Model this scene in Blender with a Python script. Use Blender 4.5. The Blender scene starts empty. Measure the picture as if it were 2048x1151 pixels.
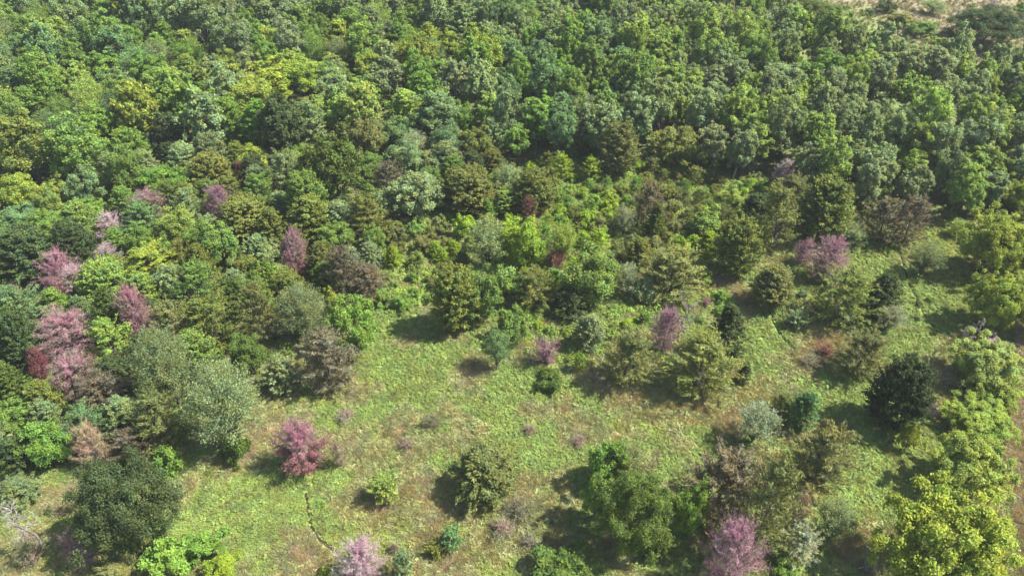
import bpy, math, random
import numpy as np

C = bpy.context.scene
COL = C.collection
rng = np.random.default_rng(7)
random.seed(7)

# ------------------------------------------------------------------ camera
CAM_H, PITCH, FPX = 45.0, math.radians(40.0), 1462.0      # drone height, depression, focal length in photo pixels
cam_data = bpy.data.cameras.new('camera')
cam_data.sensor_width = 36.0
cam_data.lens = 36.0 * FPX / 2048.0
cam_data.clip_end = 6000.0
cam = bpy.data.objects.new('camera', cam_data)
COL.objects.link(cam)
cam.location = (0, 0, CAM_H)
cam.rotation_euler = (math.pi / 2 - PITCH, 0, 0)
C.camera = cam

# ------------------------------------------------------------------ world, sun, exposure
SUN_EL, SUN_AZ = math.radians(53), math.radians(88)        # azimuth clockwise from +Y: sun stands right, slightly beyond
w = bpy.data.worlds.new('World'); C.world = w; w.use_nodes = True
wn = w.node_tree.nodes; wl = w.node_tree.links
bg = wn['Background']
sky = wn.new('ShaderNodeTexSky'); sky.sky_type = 'NISHITA'; sky.sun_disc = False
sky.sun_elevation = SUN_EL; sky.sun_rotation = SUN_AZ
sky.air_density = 1.0; sky.dust_density = 1.2
wl.new(sky.outputs[0], bg.inputs[0]); bg.inputs[1].default_value = 0.105
sl = bpy.data.lights.new('sun', 'SUN'); sl.energy = 5.0; sl.angle = math.radians(0.53); sl.color = (1.0, 0.95, 0.86)
sun = bpy.data.objects.new('sun', sl); COL.objects.link(sun)
sun.rotation_euler = (math.pi / 2 - SUN_EL, 0, -SUN_AZ + math.pi)
sun.location = (60, 40, 80)
C.view_settings.view_transform = 'Standard'; C.view_settings.look = 'None'
C.view_settings.exposure = 1.42; C.view_settings.gamma = 1.0
C.view_settings.use_curve_mapping = False
C.cycles.use_denoising = True
C.cycles.max_bounces = 6; C.cycles.diffuse_bounces = 3; C.cycles.transmission_bounces = 3
C.cycles.volume_bounces = 1
C.cycles.use_adaptive_sampling = True; C.cycles.adaptive_threshold = 0.02

# ------------------------------------------------------------------ camera maths (photo pixel <-> world)
cp, sp = math.cos(PITCH), math.sin(PITCH)
def ray(px, py):
    a, b = px - 1024.0, -(py - 575.5)
    return np.array([a, FPX * cp + b * sp, -FPX * sp + b * cp])
def at(px, py, z=0.0):
    d = ray(px, py); t = (z - CAM_H) / d[2]
    return d[0] * t, d[1] * t
def to_px(x, y, z=0.0):
    x = np.asarray(x, float); y = np.asarray(y, float); dz = np.asarray(z, float) - CAM_H
    dep = y * cp - dz * sp; up = y * sp + dz * cp
    return 1024 + FPX * x / dep, 575.5 - FPX * up / dep

def inpoly(px, py, poly):
    px = np.asarray(px); py = np.asarray(py); r = np.zeros(px.shape, bool); n = len(poly)
    for i in range(n):
        x0, y0 = poly[i]; x1, y1 = poly[(i + 1) % n]
        if y0 == y1: continue
        c = ((y0 > py) != (y1 > py)) & (px < (x1 - x0) * (py - y0) / (y1 - y0) + x0)
        r ^= c
    return r

_tabs = [np.random.default_rng(100 + i).random((256, 256)) for i in range(6)]
def vnoise(x, y, s, k=0):
    t = _tabs[k % 6]; x = np.asarray(x, float) / s + 37.7 * k; y = np.asarray(y, float) / s + 11.3 * k
    xi = np.floor(x).astype(int); yi = np.floor(y).astype(int); fx = x - xi; fy = y - yi
    fx = fx * fx * (3 - 2 * fx); fy = fy * fy * (3 - 2 * fy)
    g = lambda a, b: t[a & 255, b & 255]
    return (g(xi, yi) * (1 - fx) + g(xi + 1, yi) * fx) * (1 - fy) + (g(xi, yi + 1) * (1 - fx) + g(xi + 1, yi + 1) * fx) * fy
def fnoise(x, y, s, k=0):
    return (vnoise(x, y, s, k) * .5 + vnoise(x, y, s / 2.1, k + 1) * .3 + vnoise(x, y, s / 4.3, k + 2) * .2)
def gz(x, y):
    return (fnoise(x, y, 9.0, 0) - .5) * .5 + (vnoise(x, y, 1.6, 3) - .5) * .12

# ------------------------------------------------------------------ materials
def newmat(name):
    m = bpy.data.materials.new(name); m.use_nodes = True
    n = m.node_tree.nodes; l = m.node_tree.links
    return m, n, l, n['Principled BSDF'], n['Material Output']
def foliage(name, source, trans=.36, spec=.12, rough=.6, sheen=(1.25, 1.2, .6), hue=((1.12, 1.02, .86), (.9, .98, 1.1)), vary=(.52, 1.55)):
    """leaf material: colour of the plant x leaf-to-leaf variation; leaves let some light through"""
    m, n, l, p, out = newmat(name)
    if source == 'OBJECT':
        s = n.new('ShaderNodeObjectInfo'); csock = s.outputs['Color']
    else:
        s = n.new('ShaderNodeAttribute'); s.attribute_type = 'INSTANCER'; s.attribute_name = 'tcol'; csock = s.outputs['Color']
    a = n.new('ShaderNodeAttribute'); a.attribute_name = 'rnd'
    r = n.new('ShaderNodeMapRange'); r.inputs['To Min'].default_value = vary[0]; r.inputs['To Max'].default_value = vary[1]
    l.new(a.outputs['Fac'], r.inputs['Value'])
    g = n.new('ShaderNodeNewGeometry')
    nz = n.new('ShaderNodeTexNoise'); nz.inputs['Scale'].default_value = 1.1; nz.inputs['Detail'].default_value = 2
    l.new(g.outputs['Position'], nz.inputs['Vector'])
    r2 = n.new('ShaderNodeMapRange'); r2.inputs['From Min'].default_value = .3; r2.inputs['From Max'].default_value = .7
    r2.inputs['To Min'].default_value = .8; r2.inputs['To Max'].default_value = 1.2
    l.new(nz.outputs['Fac'], r2.inputs['Value'])
    mu = n.new('ShaderNodeMath'); mu.operation = 'MULTIPLY'
    l.new(r.outputs[0], mu.inputs[0]); l.new(r2.outputs[0], mu.inputs[1])
    vm = n.new('ShaderNodeVectorMath'); vm.operation = 'SCALE'
    nh = n.new('ShaderNodeTexNoise'); nh.inputs['Scale'].default_value = .9; nh.inputs['Detail'].default_value = 1
    go = n.new('ShaderNodeVectorMath'); go.operation = 'ADD'; go.inputs[1].default_value = (31, 17, 5)
    l.new(g.outputs['Position'], go.inputs[0]); l.new(go.outputs[0], nh.inputs['Vector'])
    hm = n.new('ShaderNodeMix'); hm.data_type = 'RGBA'; hm.inputs['A'].default_value = (*hue[0], 1); hm.inputs['B'].default_value = (*hue[1], 1)
    hr_ = n.new('ShaderNodeMapRange'); hr_.inputs['From Min'].default_value = .35; hr_.inputs['From Max'].default_value = .65
    l.new(nh.outputs['Fac'], hr_.inputs['Value']); l.new(hr_.outputs[0], hm.inputs['Factor'])
    hv = n.new('ShaderNodeVectorMath'); hv.operation = 'MULTIPLY'; l.new(csock, hv.inputs[0]); l.new(hm.outputs['Result'], hv.inputs[1])
    l.new(hv.outputs[0], vm.inputs[0]); l.new(mu.outputs[0], vm.inputs['Scale'])
    l.new(vm.outputs[0], p.inputs['Base Color'])
    p.inputs['Roughness'].default_value = rough; p.inputs['Specular IOR Level'].default_value = spec
    t = n.new('ShaderNodeBsdfTranslucent')
    tv = n.new('ShaderNodeVectorMath'); tv.operation = 'MULTIPLY'; tv.inputs[1].default_value = sheen
    l.new(vm.outputs[0], tv.inputs[0]); l.new(tv.outputs[0], t.inputs['Color'])
    mx = n.new('ShaderNodeMixShader'); mx.inputs[0].default_value = trans
    l.new(p.outputs[0], mx.inputs[1]); l.new(t.outputs[0], mx.inputs[2]); l.new(mx.outputs[0], out.inputs['Surface'])
    return m
M_LEAF = foliage('leaves', 'OBJECT')
M_TWIG = foliage('dry_twigs', 'OBJECT', trans=.12, spec=.1, rough=.8, sheen=(1, 1, 1), hue=((1.0, 1.25, 1.0), (1.05, .85, .95)))
M_TUFT = foliage('ground_plants', 'INSTANCER', trans=.3, vary=(.66, 1.32), hue=((1.06, 1.0, .92), (.95, 1.0, 1.05)))
def bark(name, c0, c1):
    m, n, l, p, out = newmat(name)
    g = n.new('ShaderNodeTexCoord'); nz = n.new('ShaderNodeTexNoise'); nz.inputs['Scale'].default_value = 9
    nz.inputs['Detail'].default_value = 6
    l.new(g.outputs['Object'], nz.inputs['Vector'])
    cr = n.new('ShaderNodeValToRGB'); cr.color_ramp.elements[0].position = .35; cr.color_ramp.elements[1].position = .65
    cr.color_ramp.elements[0].color = (*c0, 1); cr.color_ramp.elements[1].color = (*c1, 1)
    l.new(nz.outputs['Fac'], cr.inputs[0]); l.new(cr.outputs[0], p.inputs['Base Color'])
    b = n.new('ShaderNodeBump'); b.inputs['Strength'].default_value = .5; b.inputs['Distance'].default_value = .03
    l.new(nz.outputs['Fac'], b.inputs['Height']); l.new(b.outputs[0], p.inputs['Normal'])
    p.inputs['Roughness'].default_value = .9; p.inputs['Specular IOR Level'].default_value = .1
    return m
M_BARK = bark('bark', (.07, .055, .045), (.17, .14, .12))
M_DEADBARK = bark('weathered_bark', (.16, .11, .11), (.36, .29, .29))
M_PALEWOOD = bark('bleached_wood', (.13, .11, .10), (.30, .265, .25))

mg, n, l, p, out = newmat('ground_soil_and_litter')
a = n.new('ShaderNodeAttribute'); a.attribute_name = 'gcol'
g = n.new('ShaderNodeNewGeometry')
nz = n.new('ShaderNodeTexNoise'); nz.inputs['Scale'].default_value = 4.5; nz.inputs['Detail'].default_value = 8; nz.inputs['Roughness'].default_value = .7
l.new(g.outputs['Position'], nz.inputs['Vector'])
r = n.new('ShaderNodeMapRange'); r.inputs['From Min'].default_value = .3; r.inputs['From Max'].default_value = .7
r.inputs['To Min'].default_value = .75; r.inputs['To Max'].default_value = 1.2
l.new(nz.outputs['Fac'], r.inputs['Value'])
vm = n.new('ShaderNodeVectorMath'); vm.operation = 'SCALE'
l.new(a.outputs['Color'], vm.inputs[0]); l.new(r.outputs[0], vm.inputs['Scale']); l.new(vm.outputs[0], p.inputs['Base Color'])
b = n.new('ShaderNodeBump'); b.inputs['Strength'].default_value = .9; b.inputs['Distance'].default_value = .12
l.new(nz.outputs['Fac'], b.inputs['Height']); l.new(b.outputs[0], p.inputs['Normal'])
p.inputs['Roughness'].default_value = .95; p.inputs['Specular IOR Level'].default_value = .08
M_GROUND = mg

# ------------------------------------------------------------------ mesh kit (numpy)
class MB:
    def __init__(s): s.v = []; s.f = []; s.r = []; s.n = 0
    def quads(s, v, rnd):          # v (N,4,3)
        N = len(v); s.v.append(v.reshape(-1, 3)); s.r.append(np.repeat(rnd, 4))
        s.f.append(np.arange(N * 4).reshape(N, 4) + s.n); s.n += N * 4
    def tube(s, pts, rads, k=5):
        pts = np.asarray(pts, float); m = len(pts); rings = []
        for i in range(m):
            d = pts[min(i + 1, m - 1)] - pts[max(i - 1, 0)]; d /= np.linalg.norm(d) + 1e-9
            a_ = np.cross(d, [0.31, .95, .1]); a_ /= np.linalg.norm(a_) + 1e-9; b_ = np.cross(d, a_)
            an = np.arange(k) * 2 * math.pi / k
            rings.append(pts[i] + rads[i] * (np.cos(an)[:, None] * a_ + np.sin(an)[:, None] * b_))
        v = np.concatenate(rings); s.v.append(v); s.r.append(np.full(len(v), .5))
        f = [[i * k + j, i * k + (j + 1) % k, (i + 1) * k + (j + 1) % k, (i + 1) * k + j] for i in range(m - 1) for j in range(k)]
        s.f.append(np.array(f) + s.n); s.n += len(v)
    def mesh(s, name, mat):
        v = np.concatenate(s.v).astype(np.float32); f = np.concatenate(s.f).astype(np.int32); r = np.concatenate(s.r).astype(np.float32)
        me = bpy.data.meshes.new(name)
        me.vertices.add(len(v)); me.vertices.foreach_set('co', v.ravel())
        me.loops.add(f.size); me.loops.foreach_set('vertex_index', f.ravel())
        me.polygons.add(len(f)); me.polygons.foreach_set('loop_start', np.arange(len(f), dtype=np.int32) * 4)
        me.update(calc_edges=True)
        at_ = me.attributes.new('rnd', 'FLOAT', 'POINT'); at_.data.foreach_set('value', r)
        me.materials.append(mat)
        return me
def unit(v): return v / (np.linalg.norm(v, axis=-1, keepdims=True) + 1e-9)
def rdir(R, n): return unit(R.normal(size=(n, 3)))
def leaves(mb, R, pos, nrm, along, ln, wd, rnd=None):
    """rhombic leaf (or spray of needles) at pos, face normal ~nrm, long axis ~along"""
    N = len(pos); nrm = unit(nrm); al = unit(along - (along * nrm).sum(1, keepdims=True) * nrm)
    sd = np.cross(nrm, al); ln = np.broadcast_to(ln, (N,)) * R.uniform(.7, 1.3, N); wd = np.broadcast_to(wd, (N,)) * R.uniform(.7, 1.3, N)
    bend = nrm * (ln * .12)[:, None]
    v = np.stack([pos - al * ln[:, None] / 2, pos + sd * wd[:, None] / 2 + bend, pos + al * ln[:, None] / 2, pos - sd * wd[:, None] / 2 + bend], 1)
    mb.quads(v, R.random(N) if rnd is None else rnd)

def limb(mb, R, p0, p1, r0, r1, wig=.08, m=5, k=5):
    p0 = np.array(p0, float); p1 = np.array(p1, float); L = np.linalg.norm(p1 - p0)
    ts = np.linspace(0, 1, m); pts = p0 + (p1 - p0) * ts[:, None]
    pts[1:-1] += R.normal(size=(m - 2, 3)) * L * wig
    pts[:, 2] -= 0.05 * L * np.sin(ts * math.pi) * (1 if abs(p1[2] - p0[2]) < L * .9 else 0)
    mb.tube(pts, r0 + (r1 - r0) * ts, k)
    return pts

# each prototype: (crown radius, height, trunk mesh, crown mesh [, second foliage mesh])
def broad(name, seed, R0=2.2, H=7.0, base=.28, ncl=34, nleaf=12000, leaf=.15, el=1.25, clr=.30, up=.5, rough=.25, trunk_r=.11, streak=0.0):
    R = np.random.default_rng(seed); cr = MB(); tr = MB()
    zb = H * base; hz = (H - zb) / 2; zc = zb + hz
    d = rdir(R, ncl * 3); d = d[d[:, 2] > -.75][:ncl]; ncl = len(d)
    fac = R.uniform(.45, .86, ncl) * (1 + rough * R.normal(size=ncl) * .5)
    # knobbly but spread-out clumps
    cen = d * fac[:, None] * np.array([R0, R0, hz]); cen[:, 2] += zc
    rad = clr * R0 * R.uniform(.65, 1.35, ncl)
    per = (rad ** 2 / (rad ** 2).sum() * nleaf).astype(int)
    for c, q, k, dd in zip(cen, rad, per, d):
        u = rdir(R, k); u = unit(u + dd * .55 + np.array([0, 0, up]) * .6)
        tone = R.uniform(-.18, .18)
        rr = q * np.clip(R.normal(.85, .3, k), .15, 1.7)
        pos = c + u * rr[:, None] * np.array([1, 1, 1.1])
        nr = u * .7 + rdir(R, k) * .9 + np.array([.15, 0, .55])
        al = rdir(R, k) + np.array([0, 0, streak * 2]) + dd * streak
        leaves(cr, R, pos, nr, al, leaf * el, leaf * .8, np.clip(R.random(k) * .75 + .12 + tone, 0, 1))
    top = np.array([R.normal() * .1 * R0, R.normal() * .1 * R0, zb + hz * .9])
    limb(tr, R, (0, 0, -.25), top * [1, 1, .62], trunk_r * 1.25, trunk_r * .7, .03, 5, 6)
    limb(tr, R, top * [1, 1, .62], top * [1, 1, 1.2], trunk_r * .7, trunk_r * .2, .05, 4, 5)
    for i in R.permutation(ncl)[:min(ncl, 16)]:
        z0 = R.uniform(.45, .95) * zb + .25 * hz
        limb(tr, R, (top[0] * z0 / H, top[1] * z0 / H, z0), cen[i], trunk_r * .45, .015, .06, 5, 4)
    return (R0, H, tr.mesh(name + '_trunk', M_BARK), cr.mesh(name + '_crown', M_LEAF))

def cedar(name, seed, R0=1.9, H=5.0, nb=260, per=52, ln=.24, wd=.085, taper=.75, lift=.55, ragged=.18, low=.04, fill=.35, drop=0.0):
    """juniper: a stack of rising plumes of needle sprays, feathery outline, branch tips standing proud"""
    R = np.random.default_rng(seed); cr = MB(); tr = MB()
    lobes = R.uniform(.72, 1.2, 9)
    for i in range(nb):
        t = (i + R.random()) / nb; t = t ** 1.15
        z0 = H * (low + t * .86); ph = i * 2.39996 + R.normal() * .3
        env = R0 * ((1 - t) ** taper) * min(1.0, .62 + t * 2.2) * (.8 + .3 * lobes[int((ph % 6.283) / 6.283 * 9) % 9]) + .06 * R0
        L = env * R.uniform(1 - ragged * 1.3, 1 + ragged * 1.1)
        e = lift * R.uniform(.6, 1.5) * (.55 + t)
        dr = unit(np.array([math.cos(ph), math.sin(ph), e]))
        Lb = L / max(.25, math.cos(math.atan(e)))
        Lb = min(Lb, (H * 1.04 - z0) / max(.2, dr[2]))
        p0 = np.array([0, 0, z0]); p1 = p0 + dr * Lb
        if R.random() < drop: 
            limb(tr, R, p0, p1, .018, .005, .05, 4, 3); continue
        if i % 4 == 0: limb(tr, R, p0, p0 + dr * Lb * .85, .028, .008, .03, 4, 3)
        s = R.uniform(fill, 1, per) ** .8
        wdt = (.10 + .17 * np.sin(np.clip(s, 0, 1) * math.pi * .82)) * (.45 * R0 + .25)
        side = rdir(R, per); side[:, 2] = np.abs(side[:, 2]) * .7 - .1
        pos = p0 + dr * (s * Lb)[:, None] + side * (wdt * R.uniform(.2, 1, per))[:, None] * .9
        pos[:, 2] = np.maximum(pos[:, 2], .04)
        al = dr + side * .75 + np.array([0, 0, .35]); nr = rdir(R, per) * .9 + np.array([0, 0, .75]) + dr * .25
        tone = R.uniform(-.15, .15)
        leaves(cr, R, pos, nr, al, ln, wd, np.clip(R.random(per) * .7 + .15 + tone, 0, 1))
    limb(tr, R, (0, 0, -.25), (R.normal() * .1, R.normal() * .1, H * .9), .10 * R0 / 1.9 + .02, .012, .012, 6, 6)
    return (R0, H, tr.mesh(name + '_trunk', M_BARK), cr.mesh(name + '_crown', M_LEAF))

def dead(name, seed, R0=1.9, H=4.8, nb=150, tw=46, rise=.75, needles=0.0, bare=False, barkmat=None, width=.02):
    """dead juniper: fans of fine dry twigs on rising branches; some keep red-brown needles low down"""
    R = np.random.default_rng(seed); cr = MB(); tr = MB(); nd = MB()
    for i in range(nb):
        t = ((i + R.random()) / nb) ** 1.1; z0 = H * (.05 + t * .75); ph = i * 2.39996 + R.normal() * .35
        env = R0 * ((1 - t) ** .7) * min(1.0, .65 + t * 2) + .1 * R0
        L = env * R.uniform(.7, 1.22); e = rise * R.uniform(.5, 1.6) * (.6 + t)
        dr = unit(np.array([math.cos(ph), math.sin(ph), e])); Lb = min(L / max(.3, math.cos(math.atan(e))), (H * 1.06 - z0) / max(.2, dr[2]))
        p0 = np.array([0, 0, z0]); p1 = p0 + dr * Lb
        limb(tr, R, p0, p1, .034 if bare else .022, .006, .05, 5, 3)
        s = R.uniform(.22, 1.0, tw)
        pos = p0 + dr * (s * Lb)[:, None]
        al = unit(dr + rdir(R, tw) * .75 + np.array([0, 0, .35])); ln = R.uniform(.22, .5, tw) * (.6 + .3 * R0 / 1.9)
        pos = pos + al * (ln / 2)[:, None]
        leaves(cr, R, pos, rdir(R, tw), al, ln, width)
        # finer side twigs
        pos2 = pos + al * (ln * R.uniform(-.2, .5, tw))[:, None]; al2 = unit(al + rdir(R, tw) * .9)
        leaves(cr, R, pos2 + al2 * (ln * .3)[:, None], rdir(R, tw), al2, ln * .6, width * .8)
        if needles and t < needles:
            k = 26; s = R.uniform(.35, 1, k)
            po = p0 + dr * (s * Lb)[:, None] + rdir(R, k) * .17
            po[:, 2] = np.maximum(po[:, 2], .05)
            leaves(nd, R, po, rdir(R, k) + [0, 0, .5], dr + rdir(R, k) * .8, .2, .07)
    limb(tr, R, (0, 0, -.25), (R.normal() * .12, R.normal() * .12, H * .95), .10, .014, .015, 7, 6)
    out_ = [R0, H, tr.mesh(name + '_trunk', barkmat or M_DEADBARK), cr.mesh(name + '_twigs', M_TWIG)]
    if needles: out_.append(nd.mesh(name + '_needles', M_LEAF))
    return tuple(out_)

def wisp(name, seed, R0=2.0, H=5.0, nb=70, per=110, ln=.17, wd=.055, openness=.25, base=.12):
    """airy small tree: many thin limbs rising and arching outwards, strewn with narrow leaves"""
    R = np.random.default_rng(seed); cr = MB(); tr = MB()
    for i in range(nb):
        ph = i * 2.39996 + R.normal() * .3; q = math.sqrt((i + .5) / nb) * R.uniform(.8, 1.12)
        tip = np.array([math.cos(ph) * R0 * q, math.sin(ph) * R0 * q, H * (base + .12 + (1 - base - .12) * math.sqrt(max(0, 1 - min(1, q) ** 2 * .86))) * R.uniform(.84, 1.05)])
        p0 = np.array([0, 0, H * base * R.uniform(.4, 2.2)]); mid = p0 * .5 + tip * .5; mid[:2] *= .78; mid[2] += .1 * H * R.random()
        ts = np.linspace(0, 1, 7)[:, None]; cv = (1 - ts) ** 2 * p0 + 2 * ts * (1 - ts) * mid + ts ** 2 * tip
        tr.tube(cv, np.linspace(.03 * R0 / 2 + .012, .005, 7), 3)
        s = R.uniform(openness + .1, 1.02, per); s2 = s[:, None]
        c = (1 - s2) ** 2 * p0 + 2 * s2 * (1 - s2) * mid + s2 ** 2 * tip
        dr = unit(tip - mid); side = rdir(R, per); wdt = (.34 * R0 * (.35 + .5 * np.sin(s * 2.9))) * R.uniform(.1, 1, per)
        pos = c + side * wdt[:, None] * [1, 1, .75]
        leaves(cr, R, pos, rdir(R, per) * .9 + [0, 0, .8], dr + side * .8 + [0, 0, .3], ln, wd, np.clip(R.random(per) * .75 + .12 + R.uniform(-.13, .13), 0, 1))
    limb(tr, R, (0, 0, -.25), (0, 0, H * base * 1.6), .09 * R0 / 2 + .02, .05, .03, 4, 6)
    return (R0, H, tr.mesh(name + '_trunk', M_BARK), cr.mesh(name + '_crown', M_LEAF))

def snag(name, seed, R0=1.2, H=5.0, lean=(.25, .1), n1=12, mat=None, fine=60):
    R = np.random.default_rng(seed); tr = MB(); cr = MB()
    top = np.array([lean[0] * H, lean[1] * H, H]); pts = limb(tr, R, (0, 0, -.25), top, .11, .018, .03, 9, 6)
    for i in range(n1):
        t = R.uniform(.3, .97); p0 = pts[int(t * 8)]; ph = R.uniform(0, 6.28); L = R0 * R.uniform(.45, 1.1) * (1.25 - t * .6)
        d_ = unit(np.array([math.cos(ph), math.sin(ph), R.uniform(-.1, .9)])); q = limb(tr, R, p0, p0 + d_ * L, .045, .012, .09, 6, 4)
        for j in range(5):
            b0 = q[R.integers(1, 6)]; d2 = unit(d_ + rdir(R, 1)[0] * .9); L2 = L * R.uniform(.25, .6)
            limb(tr, R, b0, b0 + d2 * L2, .018, .006, .1, 4, 3)
            k = fine // 5; pos = b0 + d2 * (R.uniform(.2, 1, k) * L2)[:, None]; al = unit(d2 + rdir(R, k) * .8)
            leaves(cr, R, pos + al * .12, rdir(R, k), al, .28, .018)
    return (R0, H, tr.mesh(name + '_trunk', mat or M_PALEWOOD), cr.mesh(name + '_twigs', M_TWIG))

PROTO = {
  'forest': [broad('forest', 11 + i, 2.4, 8.4, base=(.16, .22, .12, .2)[i % 4], ncl=(120, 90, 150)[i % 3], nleaf=15000, leaf=.17, clr=(.14, .17, .125)[i % 3], up=.8, streak=.6, rough=.4) for i in range(6)],
  'tall':   [broad('tall', 31 + i, 1.9, 9.2, base=.2, ncl=120, nleaf=13000, leaf=.17, clr=.16, up=.9, streak=.6, rough=.4) for i in range(4)],
  'bushy':  [broad('bushy', 41 + i, 1.8, 6.4, base=.1, ncl=(150, 110, 130)[i], nleaf=13000, leaf=.15, clr=(.12, .16, .14)[i], up=1.0, streak=1.3, rough=.45, el=1.5) for i in range(3)],
  'broad':  [broad('broad', 51 + i, 2.2, 5.2, base=.06, ncl=(90, 130)[i % 2], nleaf=17000, leaf=.13, clr=(.17, .13)[i % 2], up=.7, streak=.7, rough=.35) for i in range(4)],
  'lime':   [broad('lime', 61 + i, 3.6, 6.6, base=.1, ncl=230, nleaf=46000, leaf=.125, clr=.105, up=.9, streak=.9, el=1.5, rough=.4) for i in range(2)],
  'oak':    [broad('oak', 71 + i, 3.6, 6.8, base=.06, ncl=230, nleaf=42000, leaf=.115, clr=.11, up=.5, streak=.4, rough=.35) for i in range(2)],
  'vine':   [broad('vine', 81 + i, 1.3, 1.9, base=0.0, ncl=40, nleaf=4600, leaf=.13, clr=.22, up=.8, rough=.6, trunk_r=.04, streak=.4) for i in range(4)],
  'leafy':  [broad('leafy', 91 + i, 1.6, 3.6, base=.05, ncl=50, nleaf=7000, leaf=.15, clr=.2, up=.7, rough=.6, trunk_r=.06, streak=.4) for i in range(3)],
  'cedar':  [cedar('cedar', 111 + i, ragged=(.18, .3, .24, .2)[i], taper=(.75, .9, .65, .8)[i]) for i in range(4)],
  'sparse': [cedar('sparse', 121 + i, ragged=.38, nb=210, per=40, ln=.27, wd=.06, fill=.45, drop=.22, taper=.62, lift=.7) for i in range(3)],
  'spire':  [cedar('spire', 131 + i, R0=1.25, H=5.2, ragged=.22, nb=200, per=40, ln=.22, wd=.08, taper=.85, lift=.75) for i in range(3)],
  'dense':  [cedar('dense', 141 + i, R0=2.0, H=5.2, nb=330, per=62, ln=.2, wd=.09, ragged=.1, taper=(.5, .72, .62)[i], lift=.85) for i in range(3)],
  'shrub':  [cedar('shrub', 151 + i, R0=.9, H=1.7, nb=90, per=32, ln=.17, wd=.055, ragged=.3, taper=.6, lift=.9) for i in range(3)],
  'wisp':   [wisp('wisp', 161 + i) for i in range(4)],
  'airy':   [wisp('airy', 171 + i, R0=3.1, H=6.4, nb=140, per=180, ln=.145, wd=.055, openness=.3) for i in range(2)],
  'dead':   [dead('dead', 181 + i) for i in range(4)],
  'deadred':[dead('deadred', 191 + i, needles=(.4, .75)[i], nb=150) for i in range(2)],
  'deadbare':[dead('deadbare', 201 + i, nb=80, tw=30, rise=.6, bare=True, barkmat=M_PALEWOOD, width=.025) for i in range(2)],
  'snag':   [snag('snag', 211, lean=(-.12, .05), H=5.5, n1=16), snag('snag', 212, lean=(-.55, .1), H=3.2, R0=1.0, n1=9), snag('snag', 213, H=2.6, R0=1.3, lean=(.1, 0), n1=10, mat=M_DEADBARK)],
  'brush':  [dead('brush', 221 + i, R0=.75, H=.95, nb=46, tw=22, rise=1.0, width=.016) for i in range(2)],
}

# base colours of the plants (albedo)
PAL = {
  'mid green':       (.130, .200, .055), 'deep green':     (.085, .125, .034), 'dark green': (.062, .090, .040),
  'blue-green':      (.115, .185, .090), 'grey-green':     (.170, .220, .120), 'pale grey-green': (.170, .215, .118),
  'silvery green':   (.205, .238, .175), 'bright green':   (.135, .220, .052), 'yellow-green': (.200, .248, .052),
  'lime green':      (.205, .285, .040), 'golden yellow':  (.205, .270, .050), 'orange-yellow': (.60, .36, .03),
  'olive green':     (.140, .160, .048), 'brownish olive': (.135, .148, .062), 'pale yellow-green': (.225, .280, .085), 'brown-grey': (.175, .155, .095),
  'light green':     (.185, .255, .070), 'mauve':          (.310, .170, .215), 'pink':       (.315, .18, .20),
  'crimson':         (.255, .082, .098), 'pale mauve':     (.420, .310, .330), 'grey': (.32, .28, .27),
  'rust brown':      (.230, .115, .075), 'blackish green': (.034, .050, .024), 'tan': (.36, .26, .17),
  'rosy tan':        (.27, .215, .155),
}
NAME = {'forest': 'broadleaf_tree', 'tall': 'tall_broadleaf_tree', 'broad': 'rounded_tree', 'bushy': 'bushy_tree', 'lime': 'locust_tree', 'oak': 'live_oak',
        'vine': 'vine_covered_shrub', 'leafy': 'leafy_shrub', 'cedar': 'cedar_tree', 'sparse': 'cedar_tree', 'spire': 'cedar_tree', 'dense': 'cedar_tree',
        'shrub': 'cedar_sapling', 'wisp': 'willowy_tree', 'airy': 'willowy_tree', 'dead': 'dead_cedar', 'deadred': 'dead_cedar',
        'deadbare': 'dead_cedar', 'snag': 'dead_snag', 'brush': 'dry_brush'}
CAT = {'bushy_tree': 'tree', 'rounded_tree': 'tree', 'broadleaf_tree': 'tree', 'tall_broadleaf_tree': 'tree', 'locust_tree': 'tree', 'live_oak': 'oak tree', 'vine_covered_shrub': 'shrub',
       'leafy_shrub': 'shrub', 'cedar_tree': 'cedar', 'cedar_sapling': 'cedar', 'willowy_tree': 'tree', 'dead_cedar': 'dead tree', 'dead_snag': 'dead tree', 'dry_brush': 'brush'}
GROUP = {'bushy_tree': 'bushy trees of the wood', 'rounded_tree': 'rounded leafy trees', 'broadleaf_tree': 'broadleaf trees of the wood', 'tall_broadleaf_tree': 'tall slender trees of the far wood', 'locust_tree': 'yellow-green trees along the right edge',
         'vine_covered_shrub': 'vine mounds between the trees', 'leafy_shrub': 'leafy shrubs at the wood edge', 'cedar_tree': 'living cedars',
         'cedar_sapling': 'cedar saplings in the clearing', 'willowy_tree': 'pale airy trees', 'dead_cedar': 'dead cedars',
         'dead_snag': 'bare snags', 'dry_brush': 'dry brush clumps in the meadow'}
cnt = {}
PLACED = []      # (x, y, r) for spacing
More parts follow.
